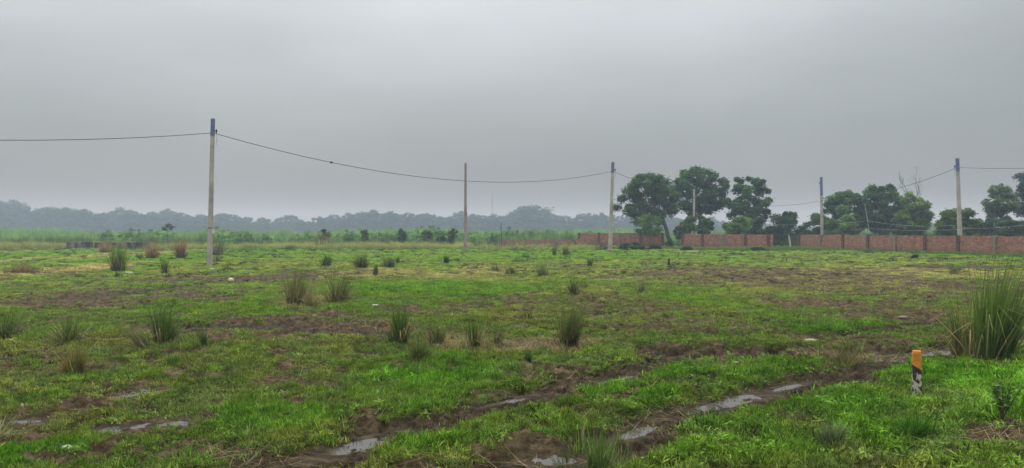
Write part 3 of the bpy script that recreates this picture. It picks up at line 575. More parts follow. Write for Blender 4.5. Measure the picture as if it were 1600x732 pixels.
def bare_tree():
    d = 96; B = at(1421, 380, d); B[2] = -.3; t = empty('bare_tree', tuple(B), 'leafless grey tree rising above the green ones', 'tree', BW); rg = np.random.default_rng(5)
    tr = MB(); tw = MB()
    def br(p, dr, ln, r, dep):
        n = 5; P = [p]; dd = np.array(dr, float)
        for k in range(n): dd = dd + rg.normal(size=3) * .08 + (0, 0, .10); dd /= np.linalg.norm(dd); P.append(P[-1] + dd * ln / n)
        (tr if dep < 2 else tw).tube(P, np.linspace(r, r * .6, n + 1), 6 if dep < 2 else 4)
        if dep < 5:
            for k in range(3 if dep else 4):
                a = P[rg.integers(2, n + 1)]; e = dd + rg.normal(size=3) * .38; e[2] = abs(e[2]) * .9 + .2; e /= np.linalg.norm(e); br(a, e, ln * rg.uniform(.5, .72), r * .5, dep + 1)
    br(np.zeros(3), (-.05, 0, 1), 4.9, .13, 0); tr.build('trunk', M_bark, t, True); tw.build('twigs', M_bark, t)
bare_tree()
# pale broken stump in the wall gap
m = MB(); b = at(1235, 392, 80); b[2] = gz(b[0], b[1]) - .1; m.tube([(0, 0, 0), (-.04, 0, .6), (-.12, 0, 1.2), (-.22, 0, 1.62)], [.12, .10, .09, .07], 9)
st = empty('tree_stump', tuple(b), 'pale bare broken trunk in the gap between two brick walls', 'tree stump'); m.build('trunk', M_barkpale, st, True)
m = MB(); m.tube([(-.22, 0, 1.60), (-.45, 0, 1.72), (-.62, .02, 1.70)], [.07, .06, .04], 7); m.build('broken_stub', M_bark, st, True)

# far tree line
def far_trees():
    rg = np.random.default_rng(3); var = []
    for k in range(6):
        V, Q, T, tips = lobed_crown((0, 0, .53), (.5, .5, .47), 60, 6000, .028, (.045, .075, .05), np.random.default_rng(k + 5), lr=.26, shell=.1, asp=.8, bottom=-1.01)
        m = MB(); limbs((0, 0, 0), (0, 0, .38), tips, .022, rg, m); me_c = mesh_of('crown', V, Q, M_leaf, T); o = m.build('trunk', M_bark); me_t = o.data; bpy.data.objects.remove(o); var.append((me_c, me_t))
    prof = [(-260,318),(-120,322),(-40,314),(0,311),(20,309),(35,316),(47,326),(62,322),(80,319),(105,321),(116,326),(130,322),(160,328),(187,321),(205,325),(235,328),(262,323),(280,328),(295,333),(315,331),(345,329),(360,331),(374,336),
        (388,335),(412,336),(440,336),(456,332),(470,340),(482,343),(500,334),(522,331),(545,329),(565,327),(582,325),(610,327),(640,328),(662,329),(677,332),(690,335),(705,335),(721,327),(738,330),(753,332),(770,331),(786,333),(800,328),
        (816,319),(830,316),(846,322),(862,330),(882,333),(912,330),(940,329),(980,331),(1040,332),(1110,335),(1180,340),(1240,346),(1300,345),(1400,340),(1520,338),(1700,335),(1850,335)]
    xs = np.array([p[0] for p in prof]); ys = np.array([p[1] for p in prof]); special = {20: 'tall rounded hazy tree mass at the left end of the far tree line', 187: 'small spiky topped tree in the hazy tree line right of the low stained wall',
        830: 'high domed tree crown standing above the far tree line right of the radio mast', 345: 'rounded hazy tree just right of the tallest pole', 456: 'last hazy tree before the lowest dip in the far tree line', 582: 'highest crown in the far tree line between dip and plain pole', 721: 'rounded hazy tree showing behind the plain pole'}
    px = -260.0; k = 0; GR = 'hazy trees of the far tree line'
    spots = [(x, y, 1) for x, y in prof]
    while px < 1850: spots.append((px, np.interp(px, xs, ys) + rg.uniform(2, 7), 0)); px += rg.uniform(11, 18)
    for x, y, main in spots:
        d = 440 + rg.uniform(-12, 22) + (0 if main else -14); T = at(x, y, d); h = T[2] / 1.07 ; wd = h * rg.uniform(.8, 1.25)
        if x == 830: wd = h * 1.5
        vc = var[k % 6]; k += 1
        lab = special.get(x, 'blue grey hazy tree of ordinary height in the far tree line') if main else 'low hazy tree filling the far tree line'
        t = empty('distant_tree', (T[0], d, -1.2), lab, 'tree', GR, rg.uniform(0, 6.28)); t.scale = (wd, wd, h)
        obj('crown', vc[0], t); obj('trunk', vc[1], t)
far_trees()

# ------------------------------------------------------------------ blades
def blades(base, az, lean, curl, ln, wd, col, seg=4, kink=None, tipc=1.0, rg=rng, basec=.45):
    n = len(base); az, lean, curl, ln, wd = [np.broadcast_to(np.asarray(v, float), (n,)) for v in (az, lean, curl, ln, wd)]
    P = np.array(base, float); H = np.column_stack([np.sin(az), np.cos(az), np.zeros(n)]); tw = az + np.pi / 2 + rg.uniform(-.9, .9, n); Sd = np.column_stack([np.sin(tw), np.cos(tw), np.zeros(n)])
    V = np.zeros((n, seg + 1, 2, 3)); Cc = np.zeros((n, seg + 1, 2, 3)); th = lean.copy(); z = np.array([0, 0, 1.])
    col = np.broadcast_to(np.asarray(col, float), (n, 3))
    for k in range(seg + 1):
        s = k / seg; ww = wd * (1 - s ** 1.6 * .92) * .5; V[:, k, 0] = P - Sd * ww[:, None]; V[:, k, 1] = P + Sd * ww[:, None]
        f = basec + (1 - basec) * min(1, s * 2.2) if s < .5 else 1 + (tipc - 1) * (s - .5) * 2; Cc[:, k] = (col * f)[:, None]  # shade low among the blades is painted in: vertex colour darkens towards the foot
        th = lean + curl * s
        if kink is not None: th = th + np.where(kink < s, 1.5, 0)
        P = P + (H * np.sin(th)[:, None] + z * np.cos(th)[:, None]) * (ln / seg)[:, None]
    V = V.reshape(-1, 3); st = (seg + 1) * 2; i = np.arange(n)[:, None] * st; k = np.arange(seg)[None] * 2
    Q = np.stack([i + k, i + k + 1, i + k + 3, i + k + 2], -1).reshape(-1, 4); return V, Q, Cc.reshape(-1, 3)

# templates for grass instances (never linked to the scene themselves)
def template_coll(name, specs, mat):
    col = bpy.data.collections.new(name)
    for i, (V, Q, T) in enumerate(specs):
        o = bpy.data.objects.new('%s_form_%s' % (name, 'abcdefghij'[i]), mesh_of(name, V, Q, mat, T)); col.objects.link(o)
    return col
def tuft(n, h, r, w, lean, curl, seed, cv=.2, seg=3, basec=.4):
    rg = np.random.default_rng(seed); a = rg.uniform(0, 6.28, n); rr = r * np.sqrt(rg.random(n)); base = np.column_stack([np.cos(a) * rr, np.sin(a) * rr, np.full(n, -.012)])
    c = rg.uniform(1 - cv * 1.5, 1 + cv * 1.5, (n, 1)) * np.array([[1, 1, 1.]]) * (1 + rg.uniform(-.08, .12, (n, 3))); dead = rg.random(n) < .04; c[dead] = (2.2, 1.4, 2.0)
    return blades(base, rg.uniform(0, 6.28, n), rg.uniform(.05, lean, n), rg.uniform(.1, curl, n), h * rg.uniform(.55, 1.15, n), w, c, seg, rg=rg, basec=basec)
def weed(n, r, ls, seed):
    rg = np.random.default_rng(seed); a = rg.uniform(0, 6.28, n); rr = r * np.sqrt(rg.random(n)); C = np.column_stack([np.cos(a) * rr, np.sin(a) * rr, rg.uniform(.005, .05, n)])
    V, Q = leaf_quads(C, ls, .26, .6, rg); T = np.repeat(rg.uniform(.7, 1.35, (n, 1)) * np.ones((1, 3)), 4, 0); return V, Q, T
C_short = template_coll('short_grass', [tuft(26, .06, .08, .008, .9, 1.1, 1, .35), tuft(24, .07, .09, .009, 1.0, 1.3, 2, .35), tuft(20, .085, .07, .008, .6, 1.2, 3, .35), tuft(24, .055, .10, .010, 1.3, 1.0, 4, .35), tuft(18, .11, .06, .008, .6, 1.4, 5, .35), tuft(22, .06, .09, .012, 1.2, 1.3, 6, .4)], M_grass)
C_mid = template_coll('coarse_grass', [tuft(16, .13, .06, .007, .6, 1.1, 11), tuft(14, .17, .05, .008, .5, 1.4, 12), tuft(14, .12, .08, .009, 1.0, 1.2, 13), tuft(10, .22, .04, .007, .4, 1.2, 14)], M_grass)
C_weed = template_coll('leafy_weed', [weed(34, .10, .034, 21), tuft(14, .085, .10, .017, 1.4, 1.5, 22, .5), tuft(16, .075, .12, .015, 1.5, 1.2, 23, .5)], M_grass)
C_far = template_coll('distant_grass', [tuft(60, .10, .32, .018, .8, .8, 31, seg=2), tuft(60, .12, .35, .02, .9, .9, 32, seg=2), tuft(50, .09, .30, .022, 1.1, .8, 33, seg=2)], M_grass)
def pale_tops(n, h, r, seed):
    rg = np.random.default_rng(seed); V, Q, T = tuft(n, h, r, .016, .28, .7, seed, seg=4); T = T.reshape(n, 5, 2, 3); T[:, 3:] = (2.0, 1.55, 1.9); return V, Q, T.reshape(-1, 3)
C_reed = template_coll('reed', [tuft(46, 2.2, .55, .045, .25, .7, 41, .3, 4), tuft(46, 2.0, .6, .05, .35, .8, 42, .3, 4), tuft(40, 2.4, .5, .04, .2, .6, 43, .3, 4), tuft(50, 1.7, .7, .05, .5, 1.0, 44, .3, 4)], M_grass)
def shrub_form(seed, n=900):
    rg = np.random.default_rng(seed); V, Q, T, _ = lobed_crown((0, 0, .8), (.8, .8, .85), 16, n, .075, (1, 1, 1), rg, lr=.38, shell=.2, bottom=-1.01, anchors=False); return V, Q, T
C_scrub = template_coll('scrub', [shrub_form(71), shrub_form(72), shrub_form(73)], M_grass)
C_fringe = template_coll('seeding_grass', [pale_tops(40, .75, .5, 51), pale_tops(36, .95, .45, 52), tuft(50, .6, .5, .02, .5, .9, 53, .3, 3), pale_tops(30, .6, .6, 54)], M_grass)

def scatter(name, coll, P, rot, scl, var, tint, label_kind='stuff'):
    me = mesh_of(name, P, np.zeros((0, 3)))
    def at_(nm, ty, key, arr): a = me.attributes.new(nm, ty, 'POINT'); a.data.foreach_set(key, arr)
    at_('rot', 'FLOAT_VECTOR', 'vector', rot.astype(np.float32).ravel()); at_('scl', 'FLOAT_VECTOR', 'vector', scl.astype(np.float32).ravel())
    at_('var', 'INT', 'value', var.astype(np.int32)); c = np.ones((len(P), 4), np.float32); c[:, :3] = tint; at_('ctint', 'FLOAT_COLOR', 'color', c.ravel())
    o = obj(name, me); ng = bpy.data.node_groups.new(name, 'GeometryNodeTree'); ng.interface.new_socket('Geometry', in_out='INPUT', socket_type='NodeSocketGeometry'); ng.interface.new_socket('Geometry', in_out='OUTPUT', socket_type='NodeSocketGeometry')
    N = ng.nodes.new; L = ng.links.new; gi = N('NodeGroupInput'); go = N('NodeGroupOutput'); ip = N('GeometryNodeInstanceOnPoints'); ci = N('GeometryNodeCollectionInfo')
    ci.inputs['Collection'].default_value = coll; ci.inputs['Separate Children'].default_value = True; ci.inputs['Reset Children'].default_value = True
    L(gi.outputs[0], ip.inputs['Points']); L(ci.outputs[0], ip.inputs['Instance']); ip.inputs['Pick Instance'].default_value = True
    for nm, ty, sk in (('rot', 'FLOAT_VECTOR', 'Rotation'), ('scl', 'FLOAT_VECTOR', 'Scale'), ('var', 'INT', 'Instance Index')):
        a = N('GeometryNodeInputNamedAttribute'); a.data_type = ty; a.inputs['Name'].default_value = nm; L(a.outputs['Attribute'], ip.inputs[sk])
    L(ip.outputs[0], go.inputs[0]); md = o.modifiers.new('instances', 'NODES'); md.node_group = ng; tag(o, kind=label_kind); return o
def wedge(n, r0, r1, half=42, power=1.0):
    """points in a wedge in front of the road; power 0 = even per metre of range, 1 = even per area"""
    u = rng.random(n); r = (r0 ** (1 + power) + u * (r1 ** (1 + power) - r0 ** (1 + power))) ** (1 / (1 + power)); t = rng.uniform(-R(half), R(half), n)
    return r * np.sin(t), r * np.cos(t), r
G_BASE = np.array([.148, .238, .036]); G_LUSH = np.array([.095, .245, .014]); G_OLIVE = np.array([.235, .25, .055]); G_DRY = np.array([.40, .29, .15]); G_GREY = np.array([.14, .195, .070])
def grass_tint(x, y, lush, dry, n1, mud):
    a = fbm(x, y, .5, 3, 71); b = fbm(x, y, 2.2, 2, 81); t = G_BASE[None] + (G_OLIVE - G_BASE)[None] * ss(.42, .66, a)[:, None] * .8
    t = t + (G_GREY[None] - t) * (ss(.5, .72, b) * .6)[:, None]
    t = t + (G_LUSH[None] - t) * np.clip(lush * 1.0, 0, 1)[:, None]; t = t + (G_DRY[None] - t) * np.clip(dry * .85, 0, 1)[:, None]; t = t + (G_GREY[None] * .9 - t) * np.clip(mud * .6, 0, 1)[:, None]
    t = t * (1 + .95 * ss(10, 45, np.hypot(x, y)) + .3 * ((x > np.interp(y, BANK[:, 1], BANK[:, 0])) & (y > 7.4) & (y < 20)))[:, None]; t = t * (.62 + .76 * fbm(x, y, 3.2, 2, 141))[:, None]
    return t * rng.uniform(.62, 1.42, (len(x), 1))
def rots(n, tilt=.2): return np.column_stack([rng.normal(0, tilt, n), rng.normal(0, tilt, n), rng.uniform(0, 6.28, n)])
def lawn(name, coll, n, r0, r1, nv, s0, s1, power, thr, wpref=None, tilt=.2):
    x, y, r = wedge(int(n * 1.2), r0, r1, 51, power); z, mud, lush, dry, wet, n1 = ground(x, y); pr = np.clip(1 - (mud - thr[0]) / (thr[1] - thr[0]), 0, 1)
    if wpref is not None: pr = pr * wpref(lush, dry, mud, x, y)
    k = rng.random(len(x)) < pr; x, y, z, mud, lush, dry, n1, r = [v[k] for v in (x, y, z, mud, lush, dry, n1, r)]
    sc = rng.uniform(s0, s1, len(x)) * (1 + .22 * lush) * (1 - .35 * mud); s = np.column_stack([sc, sc, sc * rng.uniform(.8, 1.2, len(x))])
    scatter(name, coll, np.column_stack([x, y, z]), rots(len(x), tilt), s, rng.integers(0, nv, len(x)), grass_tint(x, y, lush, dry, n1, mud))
lawn('short_grass', C_short, 240000, 4.2, 30, 6, .5, 1.0, .25, (.15, .68))
lawn('coarse_grass', C_mid, 30000, 4.2, 32, 4, .45, .85, .3, (.15, .68), lambda lu, dr, mu, x, y: .12 + .6 * ss(.5, .62, fbm(x, y, .9, 3, 55)) + .3 * lu)
lawn('leafy_weeds', C_weed, 30000, 4.2, 26, 3, .7, 1.2, .3, (.4, 1.0), lambda lu, dr, mu, x, y: np.where((x > 1.0) & (y < 12), 1., .22))
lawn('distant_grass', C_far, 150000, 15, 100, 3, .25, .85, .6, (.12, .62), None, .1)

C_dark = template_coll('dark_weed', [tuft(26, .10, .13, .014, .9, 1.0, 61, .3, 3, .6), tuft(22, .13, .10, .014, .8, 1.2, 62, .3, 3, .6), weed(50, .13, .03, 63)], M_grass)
def dark_weeds(n):
    x, y, r = wedge(int(n * 1.2), 7, 95, 51, .35); z, mud, lush, dry, wet, n1 = ground(x, y); c = fbm(x, y, .55, 3, 111); k = rng.random(len(x)) < ss(.50, .66, c) * (1 - lush * .7) * .9 + .05
    x, y, z, r, mud = x[k], y[k], z[k], r[k], mud[k]; n = len(x); sc = rng.uniform(.5, 1.3, n) * (.8 + r / 50) * (1 - .3 * mud)
    scatter('dark_weeds', C_dark, np.column_stack([x, y, z - .01]), rots(n, .15), np.column_stack([sc, sc, sc * rng.uniform(.5, .9, n)]), rng.integers(0, 3, n), np.array([.030, .040, .013])[None] * rng.uniform(.6, 1.5, (n, 1)))
dark_weeds(30000)

def belt(name, coll, n, nv, xr, yr, s0, s1, tint, front=None, tv=.25, keep=None):
    x = rng.uniform(*xr, n); y = rng.uniform(*yr, n)
    if front is not None: y = y + (fbm(x, x * 0, .07, 3, 91) - .5) * front
    k = np.ones(n, bool)
    if keep is not None: k = keep(x, y)
    x, y = x[k], y[k]; n = len(x); z = ground(x, y)[0]; sc = rng.uniform(s0, s1, n) * (.55 + .85 * fbm(x, y, .09, 3, 95)); t = np.array(tint)[None] * rng.uniform(1 - tv, 1 + tv, (n, 1)) * (.8 + .5 * fbm(x, y, .15, 2, 97))[:, None]
    scatter(name, coll, np.column_stack([x, y, z]), rots(n, .08), np.column_stack([sc, sc, sc]), rng.integers(0, nv, n), t)
open_ = lambda x, y: (x < 9) | (y > 104)
belt('reed_bed', C_reed, 11000, 4, (-115, 130), (100, 134), .72, 1.05, (.19, .33, .135), 8, keep=open_, tv=.5)
belt('tall_scrub', C_scrub, 1500, 3, (-115, 12), (94, 108), .55, 1.35, (.18, .32, .115), 10, tv=.45, keep=lambda x, y: (fbm(x, y, .11, 3, 131) > .47) & ((x < -4) | (y > 101)))
belt('reed_fringe', C_reed, 1500, 4, (-90, -4), (92, 104), .35, .65, (.10, .16, .055), 8)
belt('seeding_grass', C_fringe, 7000, 4, (-80, 9), (74, 100), .45, 1.05, (.24, .30, .09), 10, keep=lambda x, y: rng.random(len(x)) < (ss(70, 95, y) * .9 + .12) * np.where((x > -5) & (y > 78), .12, 1) * np.where((x / y > -.62) & (x / y < -.47) & (y < 84) & (y > 72), .1, 1))
belt('wall_foot_grass', C_fringe, 2600, 4, (8, 36), (72, 84), .3, .6, (.10, .19, .04), 0, keep=lambda x, y: (seg_dist(x, y, np.array([[8., 88.], [19, 82], [27, 76], [31, 78]]))[0] < 5) & ~((x > 30) & (y > 79)))
def wall_weeds():
    n = 900; u = rng.random(n); off = np.abs(rng.normal(.45, .5, n)) + .15; A_, B_ = WALL4; d = (B_ - A_) / np.hypot(*(B_ - A_)); nv = np.array([d[1], -d[0]]); nv = nv if nv[0] < 0 else -nv
    P = A_[None] + u[:, None] * (B_ - A_)[None] + nv[None] * off[:, None]; k = fbm(P[:, 0], P[:, 1], .5, 3, 151) > .44; P = P[k]; n = len(P); z = ground(P[:, 0], P[:, 1])[0]; sc = rng.uniform(.25, .6, n)
    scatter('wall_foot_weeds', C_fringe, np.column_stack([P, z]), rots(n, .1), np.column_stack([sc, sc, sc]), rng.integers(2, 4, n), np.array([.11, .20, .045])[None] * rng.uniform(.6, 1.4, (n, 1)))
wall_weeds()
belt('scrub_behind_walls', C_reed, 2500, 4, (30, 90), (62, 98), .5, .85, (.05, .09, .035), 0, keep=lambda x, y: (x - 30.9) * 34.6 + (y - 79) * 10.3 > 40)

# ------------------------------------------------------------------ tussocks
GREEN = (.13, .205, .045); DGREEN = (.065, .125, .022); OLV = (.12, .14, .05); STRAW = (.34, .27, .16); RED = (.27, .165, .10); BRN = (.13, .09, .055)
def tussock(px, py, hp, wp, label, col=GREEN, n=150, spread=.28, curl=.6, dry=.15, drycol=STRAW, leanto=0.0, name='grass_tussock', group='grass tussocks standing in the field', bw=.010, kinky=.25, flat=0, seed=None, curlv=.5, topthin=1.0, dens=1.0):
    P = gp(px, py); x, y = P[0], P[1]; z = gz(x, y); sd = int(px * 7 + py) if seed is None else seed; rg = np.random.default_rng(sd); h = 1.14 * hp / F * y; wd = 1.05 * wp / F * y
    # tussock ribs are wider far away only because far clumps are drawn by thicker leaf bundles
    bwid = max(bw, .7 / F * y * .9); t = empty(name, (x, y, z - .02), label, 'tall grass', group)
    r0 = wd * .26; nsub = int(rg.integers(3, 7)); sub = np.column_stack([rg.normal(0, .45, nsub), rg.normal(0, .4, nsub), rg.normal(0, .07, nsub), rg.normal(0, .06, nsub), rg.uniform(.68, 1.15, nsub)]); TUSS.append((x, y, wd))
    def part(nm, k, hh, sp, cu, cl, kk, lean0=0.0, dark=.5):
        a = rg.uniform(0, 6.28, k); rr = r0 * np.sqrt(rg.random(k)); b = np.column_stack([np.cos(a) * rr, np.sin(a) * rr * .8, np.zeros(k)])
        az = np.arctan2(b[:, 0], b[:, 1]) + rg.normal(0, .7, k); lean = np.abs(rg.normal(0, sp * .95, k)) * (rr / r0 + .3)
        if leanto:  # whole clump leans sideways
            H = np.column_stack([np.sin(az) * lean + leanto * rg.uniform(.4, 1.2, k), np.cos(az) * lean]); az = np.arctan2(H[:, 0], H[:, 1]); lean = np.hypot(H[:, 0], H[:, 1])
        g = rg.integers(0, nsub, k)
        if not lean0:
            b[:, :2] = b[:, :2] * .55 + sub[g, :2] * r0; H = np.column_stack([np.sin(az) * np.sin(lean) + sub[g, 2], np.cos(az) * np.sin(lean) + sub[g, 3]]); az = np.arctan2(H[:, 0], H[:, 1]); lean = np.hypot(H[:, 0], H[:, 1])
            hh = hh * sub[g, 4]
        lean = lean + lean0; c = np.array(cl)[None] * rg.uniform(.65, 1.35, (k, 1)) * (1 + rg.uniform(-.1, .1, (k, 3)))
        kn = np.where(rg.random(k) < kk, rg.uniform(.35, .8, k), 9.)
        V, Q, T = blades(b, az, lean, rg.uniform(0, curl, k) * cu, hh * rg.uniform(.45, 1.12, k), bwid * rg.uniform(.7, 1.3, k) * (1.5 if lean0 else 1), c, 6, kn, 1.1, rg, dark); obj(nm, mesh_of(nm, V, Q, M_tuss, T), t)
    n = int(n * dens * 1.7);flat = int(flat * 2); part('green_blades', n, h, spread, 1.0, col, kinky * .3)
    if dry > 0: part('dry_blades', max(4, int(n * dry)), h * .8, spread * 1.8, 1.6, drycol, kinky * 1.6, .1)
    if flat: part('fallen_straw', flat, h * .8, .12, .25, drycol, .1, 1.32, .8)
    return t
TUSS = []
TT = tussock
TT(1546, 570, 150, 112, 'big tall clump of green and yellow cane grass beside the right edge puddle', (.13, .20, .05), 330, .14, .35, .14, STRAW, .12, bw=.017, flat=60, kinky=.35)
TT(1500, 562, 105, 26, 'upright thin stems on the near left flank of the big cane grass clump', (.12, .155, .055), 60, .12, .3, .25, bw=.012)
TT(465, 479, 62, 66, 'brown based ragged tussock, left one of a touching pair', (.11, .12, .05), 130, .3, .6, .9, (.26, .19, .12), flat=40)
TT(528, 473, 56, 70, 'ragged tussock with a leaning dark side, right one of a touching pair', (.10, .125, .045), 130, .38, .5, .6, (.24, .19, .11), .12, flat=30)
TT(487, 482, 30, 30, 'low heap of bent pale straw between the touching pair of tussocks', (.2, .2, .1), 50, .6, .9, .9, flat=40, name='straw_heap')
TT(185, 424, 44, 36, 'tall twin topped green tussock in front of the stained low wall', GREEN, 200, .22, .4, .12, STRAW)
TT(183, 433, 14, 12, 'tiny dark tuft right in front of the twin topped tussock', DGREEN, 40, .3, .5, .1)
TT(257, 429, 26, 16, 'narrow green tuft below the two reddish dry clumps', DGREEN, 90, .2, .4, .1)
TT(240, 405, 27, 26, 'left reddish dry grass clump near the stained wall', RED, 110, .3, .5, .3, RED, seed=3)
TT(283, 405, 32, 22, 'right reddish dry grass clump with a dark narrow base', RED, 130, .2, .5, .2, BRN)
TT(165, 396, 20, 30, 'faded pinkish dry grass clump against the stained wall', (.30, .21, .14), 90, .35, .5, .3, RED)
TT(217, 404, 10, 22, 'low dark green mound of grass left of the reddish clumps', DGREEN, 90, .5, .7, 0)
TT(257, 541, 56, 62, 'dense dark green tussock, largest at the left side of the field', (.075, .125, .034), 330, .2, .4, .1, STRAW)
TT(106, 535, 58, 54, 'loose arching tussock above the brown based one', (.10, .15, .05), 150, .5, .6, .3, STRAW, flat=30)
TT(112, 585, 44, 36, 'brown and orange based tussock over a dark hollow at the left', (.15, .14, .045), 130, .3, .5, .6, (.25, .16, .07), flat=14)
TT(226, 550, 52, 34, 'fan of pale stems all leaning left beside the dense dark tussock', (.13, .16, .07), 80, .15, .3, .3, STRAW, -.75)
TT(8, 528, 48, 52, 'dark tussock with long arching stems cut by the left edge', (.06, .10, .035), 150, .5, .6, .2, STRAW, .12, flat=10)
TT(318, 546, 34, 14, 'small upright tuft just right of the dense dark tussock', DGREEN, 70, .2, .4, .2)
TT(270, 572, 16, 30, 'soft low green tuft in front of the dense dark tussock', (.085, .15, .035), 120, .5, .6, 0)
TT(622, 543, 62, 42, 'tall dark tussock with white stems at its base, leftmost of the central row', DGREEN, 230, .18, .35, .15, STRAW)
TT(658, 562, 34, 42, 'soft pale green grass clump in front of the central row of tussocks', (.12, .16, .06), 180, .5, .7, .1)
TT(680, 541, 44, 32, 'small green tussock behind a patch of rusty straw', (.085, .125, .04), 120, .3, .5, .5, RED, flat=50)
TT(740, 546, 56, 36, 'dark block shaped tussock in the middle of the central row', DGREEN, 230, .14, .35, .15, STRAW, flat=20)
TT(728, 553, 38, 20, 'pale broken stems fanning left in front of the block shaped tussock', (.22, .24, .12), 26, .3, .3, .5, STRAW, -.35)
TT(776, 545, 34, 14, 'narrow tuft leaning right beside the block shaped tussock', (.10, .12, .04), 80, .12, .3, .3, STRAW, .3, flat=30)
TT(884, 545, 66, 40, 'tall tussock leaning right with rusty fallen straw around its foot', (.11, .135, .05), 240, .2, .3, .3, (.26, .18, .11), .2, flat=90)
TT(823, 503, 28, 28, 'olive tuft on mud behind the central row', (.085, .10, .04), 90, .35, .5, .3)
TT(826, 572, 20, 20, 'short dark green tuft on bright grass in front of the central row', DGREEN, 80, .3, .5, 0)
TT(897, 464, 30, 30, 'grey green tussock alone beyond the tall right leaning one', (.075, .10, .045), 130, .25, .4, .2)
TT(912, 452, 16, 20, 'small bright tuft directly behind the grey green tussock', GREEN, 60, .4, .5, 0)
TT(799, 430, 19, 28, 'round green tussock in the middle distance, largest of its row', DGREEN, 150, .3, .5, .1)
TT(776, 425, 17, 20, 'pale feathery tuft left of the round green tussock', (.16, .19, .09), 70, .35, .5, .3)
TT(848, 432, 24, 26, 'pale feathery grass right of the round green tussock', (.15, .19, .08), 90, .4, .5, .2)
TT(698, 412, 14, 14, 'small very dark green block of rushes', (.03, .06, .02), 130, .16, .3, 0)
TT(715, 410, 6, 6, 'tiny dark tuft right of the dark block of rushes', (.03, .06, .02), 40, .3, .3, 0)
TT(510, 416, 20, 28, 'green tussock with split top, left of a wide spiky one', DGREEN, 150, .3, .4, .1)
TT(563, 420, 26, 40, 'wide spiky green tussock in the middle distance left of the plain pole', (.06, .10, .035), 220, .35, .4, .15)
TT(607, 419, 20, 26, 'green tussock just right of the wide spiky one', (.07, .11, .035), 120, .3, .4, .2)
TT(622, 413, 12, 8, 'narrow dark tuft at the end of the spiky tussocks', DGREEN, 50, .2, .4, 0)
TT(587, 432, 16, 10, 'small brown egg shaped tuft in front of the spiky tussocks', (.11, .10, .05), 90, .15, .3, .3, BRN)
TT(735, 430, 10, 16, 'low brownish tuft on trodden ground', (.11, .10, .055), 60, .5, .5, .3, BRN)
TT(826, 404, 10, 26, 'low dark broken tuft in front of the low faded wall', DGREEN, 80, .5, .5, .1)
TT(866, 400, 16, 12, 'thin green tuft left of a dull brown one', (.07, .11, .04), 60, .25, .4, 0)
TT(885, 400, 13, 16, 'dull brown tuft in front of the middle wall', (.12, .11, .06), 70, .35, .4, .4, BRN)
TT(921, 418, 14, 10, 'small leafy green tuft below the leaning blue topped pole', DGREEN, 60, .3, .4, 0)
TT(973, 430, 9, 12, 'small dark tuft leaning right near the field centre', DGREEN, 50, .3, .4, 0, leanto=.5)
TT(1002, 458, 20, 18, 'pale fuzzy grass tuft on trodden mud right of centre', (.17, .20, .10), 90, .3, .4, .3)
TT(1024, 415, 6, 6, 'tiny dark tuft left of the short black post', DGREEN, 30, .3, .3, 0)
TT(1320, 566, 34, 70, 'flattened brownish rushes beside the muddy wheel track', (.13, .125, .055), 170, .7, .7, .5, (.24, .19, .11), -.1, flat=70)
TT(1284, 566, 34, 26, 'orange tinted leaning rushes at the left end of the flattened ones', (.14, .125, .05), 70, .3, .4, .4, (.22, .14, .06), .3)
TT(938, 742, 66, 60, 'tall thin green stems in the nearest grass at the bottom edge', (.12, .20, .06), 120, .2, .35, .15, STRAW, bw=.009)
TT(968, 738, 96, 40, 'taller thin seed stalks beside the bottom edge stems', (.12, .18, .07), 30, .16, .3, .3, STRAW, bw=.005)
TT(908, 690, 62, 22, 'thin pale stalks standing on bright grass near the bottom', (.15, .2, .09), 12, .1, .2, .3, STRAW, bw=.005)
TT(-4, 692, 42, 60, 'pale grass arching down over a puddle, cut by the left edge', (.26, .31, .16), 60, .7, 1.9, .3, STRAW, .3, bw=.008)
TT(1430, 690, 46, 70, 'broad bladed dark green grass on the bank below the marker post', (.06, .15, .02), 220, .6, 1.2, 0, bw=.012)
TT(1300, 695, 40, 50, 'greyish broad bladed grass left of the dark clump on the bank', (.12, .16, .09), 120, .6, 1.2, 0, bw=.011)
TT(1490, 430, 14, 20, 'small pale tuft left of the big cane clump tip', (.14, .17, .07), 60, .4, .4, .2)
TT(340, 410, 16, 10, 'dark forked twiggy weed at the foot of the tallest pole', BRN, 14, .5, .3, .3, BRN)
TT(505, 388, 22, 44, 'pale yellowish feathery grass rising in front of the reeds', (.18, .19, .09), 160, .35, .5, .2)
TT(450, 390, 9, 60, 'low dark green strip of grass before the reeds', DGREEN, 150, .5, .5, 0)
TT(340, 400, 26, 26, 'feathery dull grass right behind the tallest pole', (.11, .13, .06), 100, .35, .5, .3)
TT(35, 428, 18, 80, 'wide patch of dry mauve grass at the left edge', (.20, .155, .10), 240, .5, .6, .4, RED)

# rough grass growing round the foot of the tussocks
def rough():
    rg = np.random.default_rng(31); X = []
    for x, y, w_ in TUSS: k = int(12 + 10 * w_); X.append(np.column_stack([x + rg.normal(0, max(w_ * .7, .25), k), y + rg.normal(0, max(w_ * .8, .4), k)]))
    X = np.vstack(X); z, mud, lush, dry, wet, n1 = ground(X[:, 0], X[:, 1]); n = len(X); sc = rg.uniform(.5, 1.35, n); scatter('rough_grass', C_mid, np.column_stack([X, z]), rots(n, .3), np.column_stack([sc, sc, sc]), rg.integers(0, 4, n), grass_tint(X[:, 0], X[:, 1], lush * .3, dry * .5, n1, mud * 0) * rg.uniform(.6, 1.1, (n, 1)))
rough()

